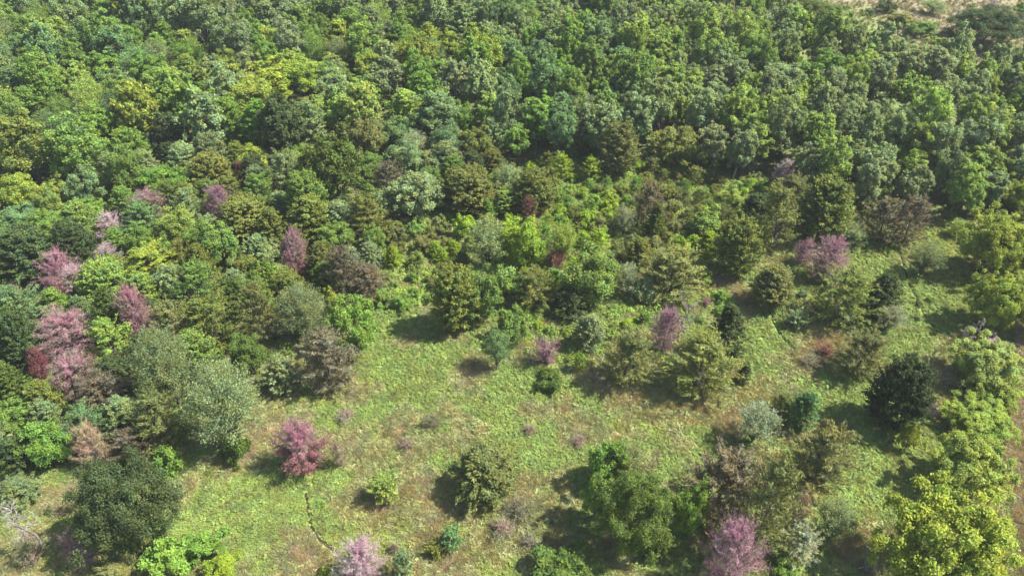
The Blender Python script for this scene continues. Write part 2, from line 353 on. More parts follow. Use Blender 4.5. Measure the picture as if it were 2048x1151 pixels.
def place(kind, x, y, r, h, colour, label, rot=None, secondary=None):
    ps = PROTO[kind]; k = cnt.get(kind, 0); cnt[kind] = k + 1
    P = ps[k % len(ps)]; nm = NAME[kind]
    e = bpy.data.objects.new(nm, None); COL.objects.link(e); e.empty_display_size = .3
    e.location = (x, y, float(gz(x, y))); tl_ = .02 if kind in ('oak', 'lime') else .07; e.rotation_euler = (random.gauss(0, tl_), random.gauss(0, tl_), random.uniform(0, 6.28) if rot is None else rot)
    e.scale = (r / P[0] * random.uniform(.95, 1.05), r / P[0] * random.uniform(.95, 1.05), h / P[1])
    e['label'] = label; e['category'] = CAT[nm]
    if nm in GROUP: e['group'] = GROUP[nm]
    c = PAL[colour]; c = (c[0] * 1.16, c[1] * 1.18, c[2] * .92) if c[1] > c[0] else (c[0] * .85, c[1] * .85, c[2] * .85); j = [random.uniform(.95, 1.05) for _ in range(3)]; b_ = random.uniform(.88, 1.14)
    t = bpy.data.objects.new('trunk', P[2]); COL.objects.link(t); t.parent = e
    o = bpy.data.objects.new('twigs' if P[3].name.endswith('_twigs') else 'crown', P[3]); COL.objects.link(o); o.parent = e
    o.color = (c[0] * j[0] * b_, c[1] * j[1] * b_, c[2] * j[2] * b_, 1)
    if len(P) > 4:
        q = bpy.data.objects.new('needles', P[4]); COL.objects.link(q); q.parent = e
        q.color = (*PAL[secondary or 'crimson'], 1); q['label'] = 'red-brown needles still clinging to the lower twigs' if not secondary else secondary + ' needles still clinging to the twigs'
    PLACED.append((x, y, r))
    return e

def solve(px, yt, yb, wpx):
    """crown box in the photo -> ground position, radius and height of a plant standing on flat ground"""
    h = max(.5, (yb - yt) * .02); r = 1
    pcx, pcy = px, (yt + yb) / 2
    for _ in range(12):
        x, y = at(pcx, pcy, h / 2)
        dep = y * cp + (CAM_H - h / 2) * sp
        dd = math.atan2(CAM_H - h / 2, y)
        r = wpx / 2 * dep / FPX; hs = (yb - yt) / 2 * dep / FPX
        rad = hs * hs - (r * math.sin(dd)) ** 2 * .8
        h2 = 2 * math.sqrt(max(rad, 0)) / math.cos(dd) * .97
        h = .5 * h + .5 * min(max(h2, .95 * r), 4.6 * r)
    return x, y, r, h

LANDMARKS = []   # (px, py, short description)
def hand(items):
    for it in items:
        px, yt, yb, wp, kind, colour, label = it[:7]
        sec = it[8] if len(it) > 8 else None
        x, y, r, h = solve(px, yt, yb, wp)
        if kind in ('forest', 'tall'):      # hidden trunk: crown box only, so stand the tree taller
            extra = h * .35 + 1.0; h += extra
            x, y = at(px, (yt + yb) / 2, h * .62)
        place(kind, x, y, r, h, colour, label, secondary=sec)
        if len(it) > 7 and it[7]: LANDMARKS.append((px, (yt + yb) / 2, it[7]))


# ------------------------------------------------------------------ regions of the ground, as polygons seen from the air
WOOD_A = [(-260, -90), (930, -90), (1010, 330), (880, 420), (800, 440), (760, 500), (740, 560), (640, 690), (500, 760), (360, 850), (130, 930), (-260, 1010)]
WOOD_B = [(930, -90), (1440, -90), (1560, 95), (1680, 168), (1900, 178), (2320, 190), (2320, 410), (1900, 437), (1720, 432), (1500, 370), (1290, 318), (1010, 330)]
SCRUB = [(1010, 330), (1290, 318), (1500, 370), (1720, 432), (1600, 480), (1430, 520), (1400, 590), (1180, 640), (960, 640), (830, 560), (760, 520), (800, 440), (880, 420)]
FRINGE = [(1985, 425), (2320, 400), (2320, 600), (1990, 700), (1900, 640), (1930, 520)]
DRY = [(2030, 640), (2320, 560), (2320, 1300), (2010, 1300), (2040, 1100), (2010, 980), (2000, 850), (2030, 760)]
FIELD = [(1550, 85), (1680, 160), (1900, 170), (2600, 190), (2900, -400), (300, -400), (480, -8), (700, -25), (1500, -50)]

TAN = [(480, 905, 80), (380, 970, 40), (560, 860, 50), (620, 1075, 45), (600, 1110, 50), (690, 900, 60), (750, 1010, 60), (860, 1000, 70), (700, 800, 40), (800, 870, 50),
       (1000, 1085, 70), (1040, 1010, 60), (1120, 1090, 60), (1160, 850, 60), (1190, 760, 45), (1270, 800, 60), (1380, 820, 50), (1640, 705, 55), (1600, 730, 60),
       (1500, 585, 40), (1430, 560, 40), (1090, 700, 60), (1120, 650, 40), (1220, 760, 40), (1460, 840, 40), (1900, 790, 60), (1880, 830, 50), (1900, 690, 40), (940, 745, 35),
       (800, 690, 50), (100, 1000, 60), (60, 1060, 50), (1700, 1100, 40), (1770, 1080, 30), (1230, 700, 50), (950, 880, 60), (1600, 655, 40), (160, 985, 40), (880, 1120, 80), (1960, 900, 40)]
YEL = [(900, 770, 60), (830, 760, 50), (1300, 820, 60), (1220, 790, 40), (1260, 850, 50), (770, 1030, 50), (1730, 620, 30), (1740, 520, 40), (1330, 770, 50), (1500, 800, 40), (700, 1020, 30), (1150, 790, 60)]
GRN = [(450, 1060, 120), (520, 1000, 90), (1000, 790, 60), (850, 730, 70), (1820, 600, 110), (1700, 780, 80), (1750, 950, 90), (1540, 680, 60), (1740, 500, 60), (1030, 880, 70),
       (770, 720, 60), (1430, 930, 60), (1330, 1110, 60), (1560, 1100, 60), (600, 940, 60), (1860, 500, 60), (1810, 830, 60)]
def blob(px, py, lst):
    m = np.zeros(px.shape)
    for (a_, b_, c_) in lst: m = np.maximum(m, np.exp(-(((px - a_) / c_) ** 2 + ((py - b_) / (c_ * .7)) ** 2) * 1.1))
    return m
g_leaf = np.array([.198, .270, .068]); g_yel = np.array([.25, .27, .065]); g_tan = np.array([.42, .345, .215]); g_rose = np.array([.47, .35, .265])
def ground_colour(x, y):
    px, py = to_px(x, y)
    nA = fnoise(x, y, 5.5, 1); nB = fnoise(x, y, 2.2, 2); nC = fnoise(x, y, 14.0, 4); nD = fnoise(x, y, 1.1, 0)
    tan = np.clip((nA * .4 + nB * .3 + nD * .3 - .47) * 4 + blob(px, py, TAN) * .75 - blob(px, py, GRN) * .9, 0, 1)
    yel = np.clip((nC - .52) * 3.2 + blob(px, py, YEL) * .95 - blob(px, py, GRN) * .5, 0, 1)
    c = g_leaf * (1 + .25 * (nD - .5))[:, None]
    c = c * (1 - yel[:, None] * .75) + g_yel * yel[:, None] * .75
    c = c * (1 - tan[:, None]) + (g_tan * (1 - nC[:, None] * .5) + g_rose * nC[:, None] * .5) * tan[:, None]
    dry = inpoly(px, py, DRY) | ((px > 2060) & (py > 560)); d = np.clip(dry * (1.05 - (nA > .58) * .65), 0, 1)[:, None]
    c = c * (1 - d) + np.array([.34, .285, .205]) * (.8 + .35 * nB[:, None]) * d
    fld = inpoly(px, py, FIELD) | ((y > 175)); f = (fld * 1.0)[:, None] 
    c2 = np.array([.215, .19, .112]) * (1 - np.clip((nC - .45) * 6, 0, 1)[:, None]) + np.array([.17, .21, .07]) * np.clip((nC - .45) * 6, 0, 1)[:, None]
    c = c * (1 - f) + c2 * f
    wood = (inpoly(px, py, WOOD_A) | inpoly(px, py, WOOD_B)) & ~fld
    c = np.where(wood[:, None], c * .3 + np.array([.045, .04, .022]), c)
    return c, tan, wood, fld, dry

# ------------------------------------------------------------------ ground: one sheet, fine near, coarse to the horizon
def axis(lo, hi, step, far):
    a_ = list(np.arange(lo, hi + 1e-6, step)); d_ = step; x = hi; r_ = []
    while x < far: d_ *= 1.5; x += d_; r_.append(x)
    d_ = step; x = lo; l_ = []
    while x > -far: d_ *= 1.5; x -= d_; l_.append(x)
    return np.array(l_[::-1] + a_ + r_)
gx = axis(-110, 115, .6, 3500); gy = axis(12, 190, .6, 3500)
X, Y = np.meshgrid(gx, gy); xf, yf = X.ravel(), Y.ravel()
near = (np.abs(xf) < 116) & (yf > 11) & (yf < 191)
zf = np.where(near, gz(xf, yf), -.05)
cols = np.zeros((len(xf), 3)); ok = yf > 5
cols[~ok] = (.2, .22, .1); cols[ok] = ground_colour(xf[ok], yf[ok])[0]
me = bpy.data.meshes.new('ground'); nx, ny = len(gx), len(gy)
me.vertices.add(len(xf)); me.vertices.foreach_set('co', np.stack([xf, yf, zf], 1).astype(np.float32).ravel())
ii = (np.arange(ny - 1)[:, None] * nx + np.arange(nx - 1)[None, :]).ravel()
ff = np.stack([ii, ii + 1, ii + nx + 1, ii + nx], 1).astype(np.int32)
me.loops.add(ff.size); me.loops.foreach_set('vertex_index', ff.ravel())
me.polygons.add(len(ff)); me.polygons.foreach_set('loop_start', np.arange(len(ff), dtype=np.int32) * 4)
me.update(calc_edges=True)
ca = me.color_attributes.new('gcol', 'FLOAT_COLOR', 'POINT')
ca.data.foreach_set('color', np.concatenate([cols, np.ones((len(cols), 1))], 1).astype(np.float32).ravel())
me.materials.append(M_GROUND)
ground = bpy.data.objects.new('ground', me); COL.objects.link(ground); ground['kind'] = 'structure'

# narrow ruts worn through the meadow plants
TRAILS = [[(612, 985), (616, 1015), (621, 1050), (640, 1080), (668, 1100), (690, 1125)],
          [(1800, 505), (1815, 560), (1838, 605), (1856, 640), (1880, 668)],
          [(1543, 635), (1556, 665), (1590, 700)],
          [(1870, 700), (1858, 735), (1850, 770)]]
trail_segs = []
for tl in TRAILS:
    pts = [at(*q) for q in tl]; P = []
    for (x0, y0), (x1, y1) in zip(pts[:-1], pts[1:]):
        trail_segs.append((x0, y0, x1, y1))
        for t in np.linspace(0, 1, 9)[:-1]: P.append((x0 + (x1 - x0) * t, y0 + (y1 - y0) * t))
    P.append(pts[-1]); P = np.array(P); P += rng.normal(size=P.shape) * .04
    d_ = np.gradient(P, axis=0); d_ /= np.linalg.norm(d_, axis=1, keepdims=True); nn = np.stack([-d_[:, 1], d_[:, 0]], 1)
    wv = rng.uniform(.06, .12, len(P))[:, None]
    L_ = P + nn * wv; R_ = P - nn * wv; v = []
    for q in (L_, R_): v += [(a_, b_, float(gz(a_, b_)) + .012) for a_, b_ in q]
    k = len(P); me = bpy.data.meshes.new('rut'); me.from_pydata(v, [], [(k + i, k + i + 1, i + 1, i) for i in range(k - 1)])
    at_ = me.color_attributes.new('gcol', 'FLOAT_COLOR', 'POINT'); at_.data.foreach_set('color', np.tile(np.array([.035, .032, .02, 1], np.float32), 2 * k))
    me.materials.append(M_GROUND); o = bpy.data.objects.new('path', me); COL.objects.link(o); o['kind'] = 'structure'


# ------------------------------------------------------------------ plants that can be told apart: (centre x, crown top, foot, width, kind, colour, label [, landmark name, needle colour])
hand([
 # lower left
 (250, 908, 1118, 212, 'oak', 'dark green', 'large dark grey-green live oak with wide round crown, the biggest tree at lower left', 'the dark live oak'),
 (447, 725, 915, 165, 'airy', 'pale grey-green', 'tall airy pale green tree with see-through crown at the left edge of the clearing', 'the tall pale airy tree'),
 (332, 662, 835, 125, 'airy', 'grey-green', 'light green airy tree with forking trunk standing behind the tall pale airy one', 'the forked airy tree'),
 (598, 833, 952, 112, 'deadred', 'pink', 'half-dead cedar alone in the meadow, pink twigs above and crimson needles at its skirt', 'the crimson-skirted dead cedar'),
 (968, 875, 1000, 138, 'cedar', 'brownish olive', 'wide brown-green cedar alone in mid meadow, dead grey twigs in its heart', 'the lone meadow cedar'),
 (765, 952, 1012, 60, 'shrub', 'light green', 'feathery green sapling in pale grass between the crimson dead cedar and lone meadow cedar', None),
 (900, 1048, 1100, 50, 'shrub', 'blue-green', 'little blue-green cedar sapling, the upright one near the bottom edge'),
 (872, 1078, 1115, 42, 'shrub', 'olive green', 'low olive sapling leaning beside the upright blue-green one near the bottom edge'),
 (716, 1082, 1190, 112, 'dead', 'pale mauve', 'dead pale mauve cedar cut by the bottom edge of the picture', 'the bottom mauve dead cedar'),
 (1118, 1090, 1180, 122, 'leafy', 'deep green', 'rounded green bush at the bottom edge left of the big clump shadow', 'the bottom-edge round bush'),
 (800, 1110, 1165, 45, 'shrub', 'grey-green', 'grey-green sapling at the bottom edge just right of the mauve dead cedar'),
 (660, 1128, 1170, 50, 'leafy', 'yellow-green', 'low yellow-green bush at the bottom edge in front of the mauve dead cedar'),
 (330, 1075, 1160, 90, 'leafy', 'bright green', 'low bright green leafy bush right of the dark live oak'),
 (405, 1060, 1135, 90, 'leafy', 'bright green', 'low yellowish bright green thicket bush at the bottom edge of the clearing', 'the bright green bottom bush'),
 (440, 1105, 1165, 70, 'leafy', 'lime green', 'lime bush at the very bottom edge, rightmost of the bright green bushes'),
 (238, 1112, 1170, 90, 'sparse', 'brownish olive', 'olive cedar at the bottom edge directly in front of the live oak'),
 (155, 1062, 1140, 60, 'dead', 'mauve', 'small dark mauve dead cedar in the shade left of the live oak', None),
 (62, 985, 1112, 70, 'snag', 'grey', 'tall bare silvery snag with twisted limbs near the lower left corner', 'the corner snag'),
 (60, 1085, 1140, 60, 'brush', 'brown-grey', 'tangle of dry brown-grey brush at the foot of the corner snag'),
 (40, 940, 1012, 85, 'cedar', 'grey-green', 'flat-topped grey-green cedar above the corner snag at the left edge'),
 (95, 840, 935, 92, 'broad', 'bright green', 'bright green broadleaf tree among cedars above the corner snag', 'the bright tree above the snag'),
 (35, 795, 880, 90, 'broad', 'mid green', 'bluish green broadleaf tree at the left edge above the bright green one'),
 (336, 903, 962, 60, 'vine', 'bright green', 'small kelly green round bush touching the top right of the live oak crown', 'the kelly green bush by the oak'),
 (322, 785, 905, 105, 'sparse', 'brownish olive', 'olive-brown feathery cedar between the live oak and the tall pale airy tree'),
 (250, 785, 880, 85, 'cedar', 'grey-green', 'grey-green cedar behind the live oak, left of the olive-brown feathery one'),
 (180, 845, 940, 70, 'dead', 'tan', 'dying tan-pink cedar behind the left side of the live oak'),
 (262, 850, 930, 90, 'sparse', 'brown-grey', 'brown-grey cedar just behind the top of the live oak'),
 (25, 870, 950, 70, 'cedar', 'dark green', 'dark cedar at the left edge below the bluish broadleaf tree'),
 (350, 960, 1010, 45, 'shrub', 'grey-green', 'pale feathery sapling at the right shoulder of the live oak'),
 (470, 865, 925, 60, 'vine', 'deep green', 'dark leafy bush at the foot of the tall pale airy tree'),
 # dead cedars of the left wood
 (125, 612, 722, 118, 'dead', 'pink', 'large pink dead cedar, the widest of the dead trees at the left', 'the widest pink dead cedar'),
 (145, 700, 800, 105, 'deadred', 'pink', 'dusty pink dead cedar just below the widest pink one', 'the lower dusty pink dead cedar', 'brownish olive'),
 (70, 700, 765, 40, 'deadred', 'crimson', 'narrow crimson dead cedar left of the lower dusty pink one', None, 'crimson'),
 (118, 498, 580, 75, 'dead', 'pink', 'crimson-pink dead cedar above the bleached fan-shaped snag', 'the crimson-pink dead cedar'),
 (155, 528, 600, 70, 'deadred', 'pale mauve', 'fading mauve dead cedar at the right shoulder of the crimson one', None, 'brownish olive'),
 (88, 528, 580, 75, 'deadbare', 'pale mauve', 'bleached white bare snag with fan of limbs in front of the crimson dead cedar', 'the bleached fan snag'),
 (112, 548, 612, 36, 'deadred', 'pink', 'thin pink dying cedar below the bleached fan snag'),
 (278, 560, 690, 70, 'dead', 'pink', 'upright pink dead cedar in the middle of the left wood', 'the upright pink dead cedar'),
 (258, 535, 600, 22, 'snag', 'mauve', 'thin red-brown dead spire leaning behind the upright pink dead cedar'),
 (222, 415, 490, 70, 'deadbare', 'pale mauve', 'pale mauve bare cedar, higher of the two leafless pale ones', 'the upper pale bare cedar'),
 (218, 478, 545, 66, 'deadbare', 'pale mauve', 'pale mauve bare cedar with greenish lower twigs, lower of the two leafless pale ones'),
 (443, 368, 452, 68, 'dead', 'mauve', 'bright mauve dead cedar left of the dark round green tree', 'the bright mauve dead cedar'),
 (298, 372, 448, 78, 'deadred', 'pink', 'rusty pink dying cedar left of the bright mauve one', 'the rusty pink dying cedar', 'olive green'),
 (586, 455, 560, 58, 'deadred', 'pink', 'half-green cedar with crimson needles down its lower side, centre left', 'the crimson and green cedar', 'crimson'),
 (590, 448, 520, 40, 'spire', 'olive green', 'green top spire growing through the crimson and green cedar'),
 (546, 350, 415, 26, 'deadred', 'crimson', 'slim crimson dead cedar in shade right of the dark round tree', None),
 (475, 315, 375, 30, 'deadred', 'rust brown', 'small rust-red dead cedar above the bright mauve dead cedar', None),
 (1060, 388, 448, 36, 'dead', 'rust brown', 'small rust-brown dead cedar in the centre behind the yellow-topped round tree', None),
 (425, 548, 600, 40, 'deadred', 'rust brown', 'small rust-orange topped cedar right of the upright pink dead cedar', None),
 (30, 575, 612, 30, 'brush', 'pink', 'small pink dead bush at the left edge above the dark cedars'),
 # left wood
 (490, 395, 478, 105, 'dense', 'olive green', 'dark round olive green cedar right of the bright mauve dead cedar', 'the dark round cedar'),
 (548, 412, 470, 45, 'cedar', 'olive green', 'small olive cedar tucked at the right side of the dark round cedar'),
 (300, 488, 580, 115, 'sparse', 'yellow-green', 'soft yellow-green feathery cedar in the middle of the left wood', 'the yellow-green feathery cedar'),
 (355, 415, 495, 88, 'broad', 'light green', 'light yellowish green tree below the rusty pink dying cedar'),
 (440, 445, 540, 82, 'broad', 'mid green', 'mid green broadleaf tree below the bright mauve dead cedar'),
 (285, 448, 520, 70, 'broad', 'bright green', 'bright green broadleaf crown right of the upper pale bare cedar'),
 (150, 440, 540, 78, 'dense', 'dark green', 'dark bluish cedar left of the upper pale bare cedar'),
 (45, 455, 570, 110, 'dense', 'dark green', 'very dark wide cedar at the left edge above the bleached fan snag', 'the very dark edge cedar'),
 (350, 600, 720, 90, 'sparse', 'brownish olive', 'brownish cedar right of the upright pink dead cedar', None),
 (430, 592, 710, 115, 'sparse', 'olive green', 'broad olive-brown cedar between the upright pink dead cedar and the pale grey-green round tree', 'the broad olive-brown cedar'),
 (215, 570, 690, 80, 'cedar', 'deep green', 'deep green cedar between the widest pink dead cedar and the upright pink one'),
 (240, 700, 790, 90, 'cedar', 'dark green', 'dark green cedar right of the lower dusty pink dead cedar'),
 (200, 740, 850, 110, 'sparse', 'brown-grey', 'greyish olive sprawling cedar right of the lower dusty pink dead cedar', None),
 (35, 620, 740, 85, 'dense', 'dark green', 'dark cedar at the left edge beside the widest pink dead cedar'),
 (85, 760, 850, 80, 'cedar', 'olive green', 'olive cedar below the narrow crimson dead cedar at the left'),
 (20, 720, 810, 70, 'cedar', 'deep green', 'deep green cedar at the left edge beside the narrow crimson dead cedar'),
 (520, 570, 690, 80, 'sparse', 'brownish olive', 'tall brown-olive cedar left of the pale grey-green round tree'),
 (600, 562, 680, 108, 'airy', 'pale grey-green', 'pale grey-green round airy tree centre left', 'the pale round airy tree'),
 (706, 588, 715, 112, 'broad', 'bright green', 'glossy kelly green broadleaf tree at the corner of the clearing', 'the kelly green broadleaf tree'),
 (668, 575, 640, 42, 'leafy', 'yellow-green', 'small yellow-green bush between the pale round airy tree and the kelly green one'),
 (652, 652, 785, 118, 'sparse', 'brown-grey', 'brown-grey feathery cedar with dead twigs at the meadow edge below the kelly green tree', 'the brown-grey meadow-edge cedar'),
 (562, 702, 785, 80, 'cedar', 'grey-green', 'bluish green low cedar left of the brown-grey meadow-edge cedar'),
 (500, 665, 750, 76, 'broad', 'deep green', 'dark glossy leafed tree left of the bluish green low cedar'),
 (620, 390, 490, 95, 'cedar', 'olive green', 'olive pointed cedar above the crimson and green cedar', None),
 (740, 385, 480, 82, 'sparse', 'olive green', 'spiky olive cedar with drooping sprays at the head of the vine glade', 'the spiky olive cedar'),
 (680, 395, 470, 70, 'cedar', 'grey-green', 'grey-green cedar left of the spiky olive cedar'),
 (672, 440, 510, 80, 'broad', 'mid green', 'fresh green leafy tree below the spiky olive cedar'),
 (690, 485, 590, 70, 'sparse', 'brown-grey', 'brownish see-through cedar right of the crimson and green cedar'),
 (648, 520, 590, 60, 'cedar', 'deep green', 'deep green narrow cedar below the fresh green leafy tree'),
 (738, 525, 590, 70, 'sparse', 'brown-grey', 'brown twiggy cedar at the left rim of the vine glade', None),
 (540, 520, 585, 60, 'vine', 'bright green', 'large-leaved bright green bush left of the crimson and green cedar'),
 (545, 480, 520, 40, 'vine', 'pale grey-green', 'small pale fan-leaved bush below the dark round cedar'),
 (400, 480, 590, 75, 'cedar', 'olive green', 'olive cedar right of the yellow-green feathery cedar'),
 (470, 560, 640, 60, 'cedar', 'deep green', 'deep green cedar left of the tall brown-olive cedar'),
 (325, 328, 400, 104, 'broad', 'bright green', 'kelly green tree with upright bristling foliage, upper left', 'the bristling kelly green tree'),
 (180, 330, 415, 85, 'broad', 'blue-green', 'blue-green tree left of the bristling kelly green one'),
 (250, 300, 400, 80, 'broad', 'mid green', 'dark shaded green tree between the blue-green and the bristling kelly green trees'),
 (130, 245, 345, 100, 'forest', 'mid green', 'vine-draped dark green tree with bright rim at the upper left', 'the vine-draped tree'),
 (55, 240, 340, 100, 'forest', 'olive green', 'olive green tree at the left edge beside the vine-draped one'),
 (112, 350, 410, 60, 'broad', 'light green', 'pale yellowish green tree left of the blue-green tree'),
 (50, 372, 405, 42, 'vine', 'orange-yellow', 'small orange-yellow crown at the left edge, the larger of the two', 'the orange-yellow crown'),
 (6, 400, 425, 26, 'vine', 'orange-yellow', 'tiny orange-yellow crown cut by the left edge'),
 (30, 350, 430, 80, 'broad', 'yellow-green', 'yellow-green tree behind the orange-yellow crown'),
 (165, 395, 450, 90, 'broad', 'bright green', 'bright green tree below the blue-green tree at the left'),
 (50, 410, 470, 80, 'broad', 'blue-green', 'blue-green tree below the orange-yellow crown'),
 (420, 300, 385, 95, 'dense', 'olive green', 'dark olive cedar right of the bristling kelly green tree'),
 (515, 330, 395, 48, 'dense', 'grey-green', 'slim grey-green cedar above the dark round cedar'),
 (575, 300, 400, 85, 'sparse', 'grey-green', 'grey-green cedar left of the great dark round tree'),
 (665, 255, 405, 128, 'broad', 'deep green', 'great dark green round tree with two-tiered crown in the left centre', 'the great dark round tree'),
 (510, 290, 350, 70, 'broad', 'yellow-green', 'yellow-green tree above the slim grey-green cedar'),
 (545, 120, 195, 110, 'forest', 'golden yellow', 'golden yellow-green crown, the left of the two golden ones', 'the left golden crown'),
 (608, 122, 185, 82, 'forest', 'golden yellow', 'golden yellow-green crown, the right of the two golden ones', 'the right golden crown'),
 (505, 155, 230, 95, 'forest', 'yellow-green', 'yellow-green tree in front of the left golden crown'),
 (665, 110, 150, 60, 'forest', 'yellow-green', 'yellow-green crown right of the right golden crown'),
 (660, 150, 215, 80, 'forest', 'grey-green', 'grey-green crown below the right golden crown'),
 (620, 195, 250, 95, 'broad', 'brownish olive', 'brownish round cedar-like crown below the right golden crown', None),
 (675, 205, 260, 55, 'broad', 'lime green', 'lime green crown below the grey-green one', 'the upper lime crown'),
 (728, 228, 320, 82, 'broad', 'brownish olive', 'brown-olive round crown right of the great dark round tree', None),
 (752, 255, 305, 45, 'broad', 'yellow-green', 'small yellow-green crown at the right side of the brown-olive one'),
 (805, 190, 235, 55, 'broad', 'lime green', 'lime yellow crown between two blue-green trees in the upper middle', None),
 (800, 235, 300, 80, 'broad', 'blue-green', 'blue-green tree below the lime yellow crown in the upper middle'),
 (830, 262, 325, 62, 'wisp', 'silvery green', 'silvery grey-green wispy tree in the upper middle', 'the silvery wispy tree'),
 (865, 190, 260, 92, 'forest', 'blue-green', 'blue-green spiky tree behind the silvery wispy tree'),
 (720, 155, 215, 100, 'forest', 'mid green', 'kelly green broad crown right of the golden crowns', None),
 (890, 68, 112, 58, 'forest', 'golden yellow', 'golden crown high in the upper middle, the farther one', 'the far golden crown'),
 (565, 75, 110, 62, 'forest', 'yellow-green', 'yellow-green crown behind the left golden crown'),
 (528, 45, 100, 55, 'forest', 'bright green', 'bright green crown at the top, left of centre, behind the golden crowns', None),
 (225, 2, 30, 38, 'forest', 'golden yellow', 'small yellow-green crown at the top edge of the picture, far left', 'the top-edge yellow crown'),
 (235, 60, 130, 90, 'forest', 'blue-green', 'dark blue-green tree below the top-edge yellow crown', None),
 (950, 248, 330, 82, 'broad', 'olive green', 'dark olive tree with bright rim left of the centre gap', 'the bright-rimmed olive tree'),
 (895, 250, 330, 80, 'broad', 'blue-green', 'bluish tree left of the bright-rimmed olive tree'),
 (832, 338, 440, 112, 'broad', 'grey-green', 'big dark grey-green round tree above the vine glade', 'the big grey-green round tree'),
 (935, 335, 425, 105, 'dense', 'olive green', 'olive broad cedar right of the big grey-green round tree'),
 (780, 320, 400, 70, 'sparse', 'brown-grey', 'brown-grey cedar left of the big grey-green round tree'),
 (1070, 338, 430, 92, 'dense', 'olive green', 'dark olive cedar with yellow rim in the middle of the picture', 'the dark olive middle cedar'),
 (1015, 378, 432, 62, 'dense', 'light green', 'smooth light olive round cedar left of the dark olive middle cedar'),
 (1015, 325, 390, 70, 'wisp', 'grey-green', 'grey-green wispy tree above the smooth light olive cedar'),
 # middle
 (1053, 440, 540, 92, 'broad', 'lime green', 'round tree with yellow-green top and black-green shaded base in the middle', 'the yellow-topped round tree'),
 (975, 432, 545, 92, 'wisp', 'grey-green', 'grey-green spreading tree left of the yellow-topped round tree', 'the spreading grey-green tree'),
 (905, 540, 668, 92, 'dense', 'olive green', 'tall dark cedar casting a long shadow into the clearing, centre left of the meadow head', 'the tall shadow-casting cedar'),
 (953, 535, 650, 85, 'broad', 'mid green', 'green broadleaf tree grown against the tall shadow-casting cedar'),
 (1070, 535, 620, 90, 'sparse', 'olive green', 'olive cedar below the yellow-topped round tree'),
 (1010, 540, 610, 70, 'leafy', 'mid green', 'leafy green bush between the spreading grey-green tree and the olive cedar below it'),
 (1027, 618, 690, 62, 'leafy', 'mid green', 'leafy green bush with dark hollow right of the tall shadow-casting cedar', None),
 (993, 660, 750, 66, 'wisp', 'blue-green', 'small blue-green leafy tree alone at the head of the meadow with shadow to its left', 'the small blue-green meadow tree'),
 (1100, 738, 785, 62, 'vine', 'deep green', 'low dark leafy shrub in the meadow below the reddish dry bush', 'the low dark meadow shrub'),
 (1092, 682, 735, 60, 'brush', 'pink', 'reddish dry twiggy bush in the meadow above the low dark shrub'),
 (1148, 565, 635, 92, 'dense', 'dark green', 'dark low cedar left of the large green centre tree'),
 (1200, 490, 615, 118, 'broad', 'mid green', 'large green round tree in the centre with silvery neighbour at its right', 'the large green centre tree'),
 (1256, 522, 598, 58, 'wisp', 'silvery green', 'silvery blue-grey tree against the right side of the large green centre tree', 'the silvery blue-grey tree'),
 (1292, 555, 605, 52, 'vine', 'pale grey-green', 'pale green leafy bush at the foot of the silvery blue-grey tree'),
 (1120, 435, 530, 68, 'wisp', 'light green', 'soft light green wispy tree right of the yellow-topped round tree'),
 (1250, 408, 478, 48, 'wisp', 'silvery green', 'slender silvery blue-green tree, upper middle right', 'the slender silvery tree'),
 (1305, 368, 470, 72, 'sparse', 'brown-grey', 'brown-tinged cedar right of the slender silvery tree'),
 (1310, 398, 485, 42, 'spire', 'deep green', 'narrow green cedar column in front of the brown-tinged cedar'),
 (1345, 490, 605, 135, 'sparse', 'brownish olive', 'wide dark brownish cedar right of the silvery blue-grey tree', 'the wide brownish cedar'),
 (1352, 480, 530, 52, 'vine', 'lime green', 'lime green leafy crown rising out of the wide brownish cedar'),
 (1275, 470, 540, 60, 'cedar', 'olive green', 'olive cedar behind the silvery blue-grey tree'),
 (1240, 250, 355, 80, 'dense', 'brownish olive', 'brown-olive dense cedar at the foot of the tall wood, upper middle right', None),
 (1350, 250, 335, 105, 'broad', 'olive green', 'olive rounded tree at the edge of the tall wood', 'the wood-edge olive tree'),
 (1445, 285, 335, 50, 'leafy', 'bright green', 'bright green tree bush in front of the tall wood'),
 (1480, 438, 555, 92, 'dense', 'olive green', 'dark round cedar with light green top at the right middle', 'the light-topped dark cedar'),
 (1412, 420, 480, 70, 'leafy', 'light green', 'light green leafy bush left of the light-topped dark cedar'),
 (1540, 530, 622, 85, 'dense', 'brownish olive', 'barrel-shaped brown-olive cedar below the light-topped dark cedar', 'the barrel-shaped cedar'),
 (1465, 603, 718, 76, 'spire', 'dark green', 'tall narrow dark green cedar column beside the grassy track', 'the dark cedar column'),
 (1490, 713, 772, 30, 'spire', 'dark green', 'small narrow dark cedar at the foot of the dark cedar column'),
 (1400, 658, 792, 140, 'sparse', 'olive green', 'wide feathery olive-brown cedar left of the dark cedar column', 'the wide feathery olive cedar'),
 (1252, 658, 775, 100, 'sparse', 'brownish olive', 'feathery olive cedar left of the mauve dead cedar in the centre right', 'the feathery olive cedar'),
 (1332, 605, 710, 74, 'dead', 'mauve', 'mauve dead cedar between the two wide feathery olive cedars', 'the centre mauve dead cedar'),
 (1362, 612, 700, 50, 'snag', 'grey', 'bleached grey snag leaning against the centre mauve dead cedar'),
 (1175, 620, 700, 64, 'cedar', 'grey-green', 'soft grey-green young cedar left of the feathery olive cedar'),
 (1160, 708, 745, 28, 'shrub', 'yellow-green', 'tiny yellow-green sapling between the meadow shrub and the feathery olive cedar'),
 (1650, 358, 485, 112, 'dense', 'olive green', 'big round olive-topped dark green tree above the mauve dead cedar at the right', 'the big round dark tree'),
 (1562, 375, 505, 85, 'sparse', 'brownish olive', 'brown shaded cedar left of the big round dark tree'),
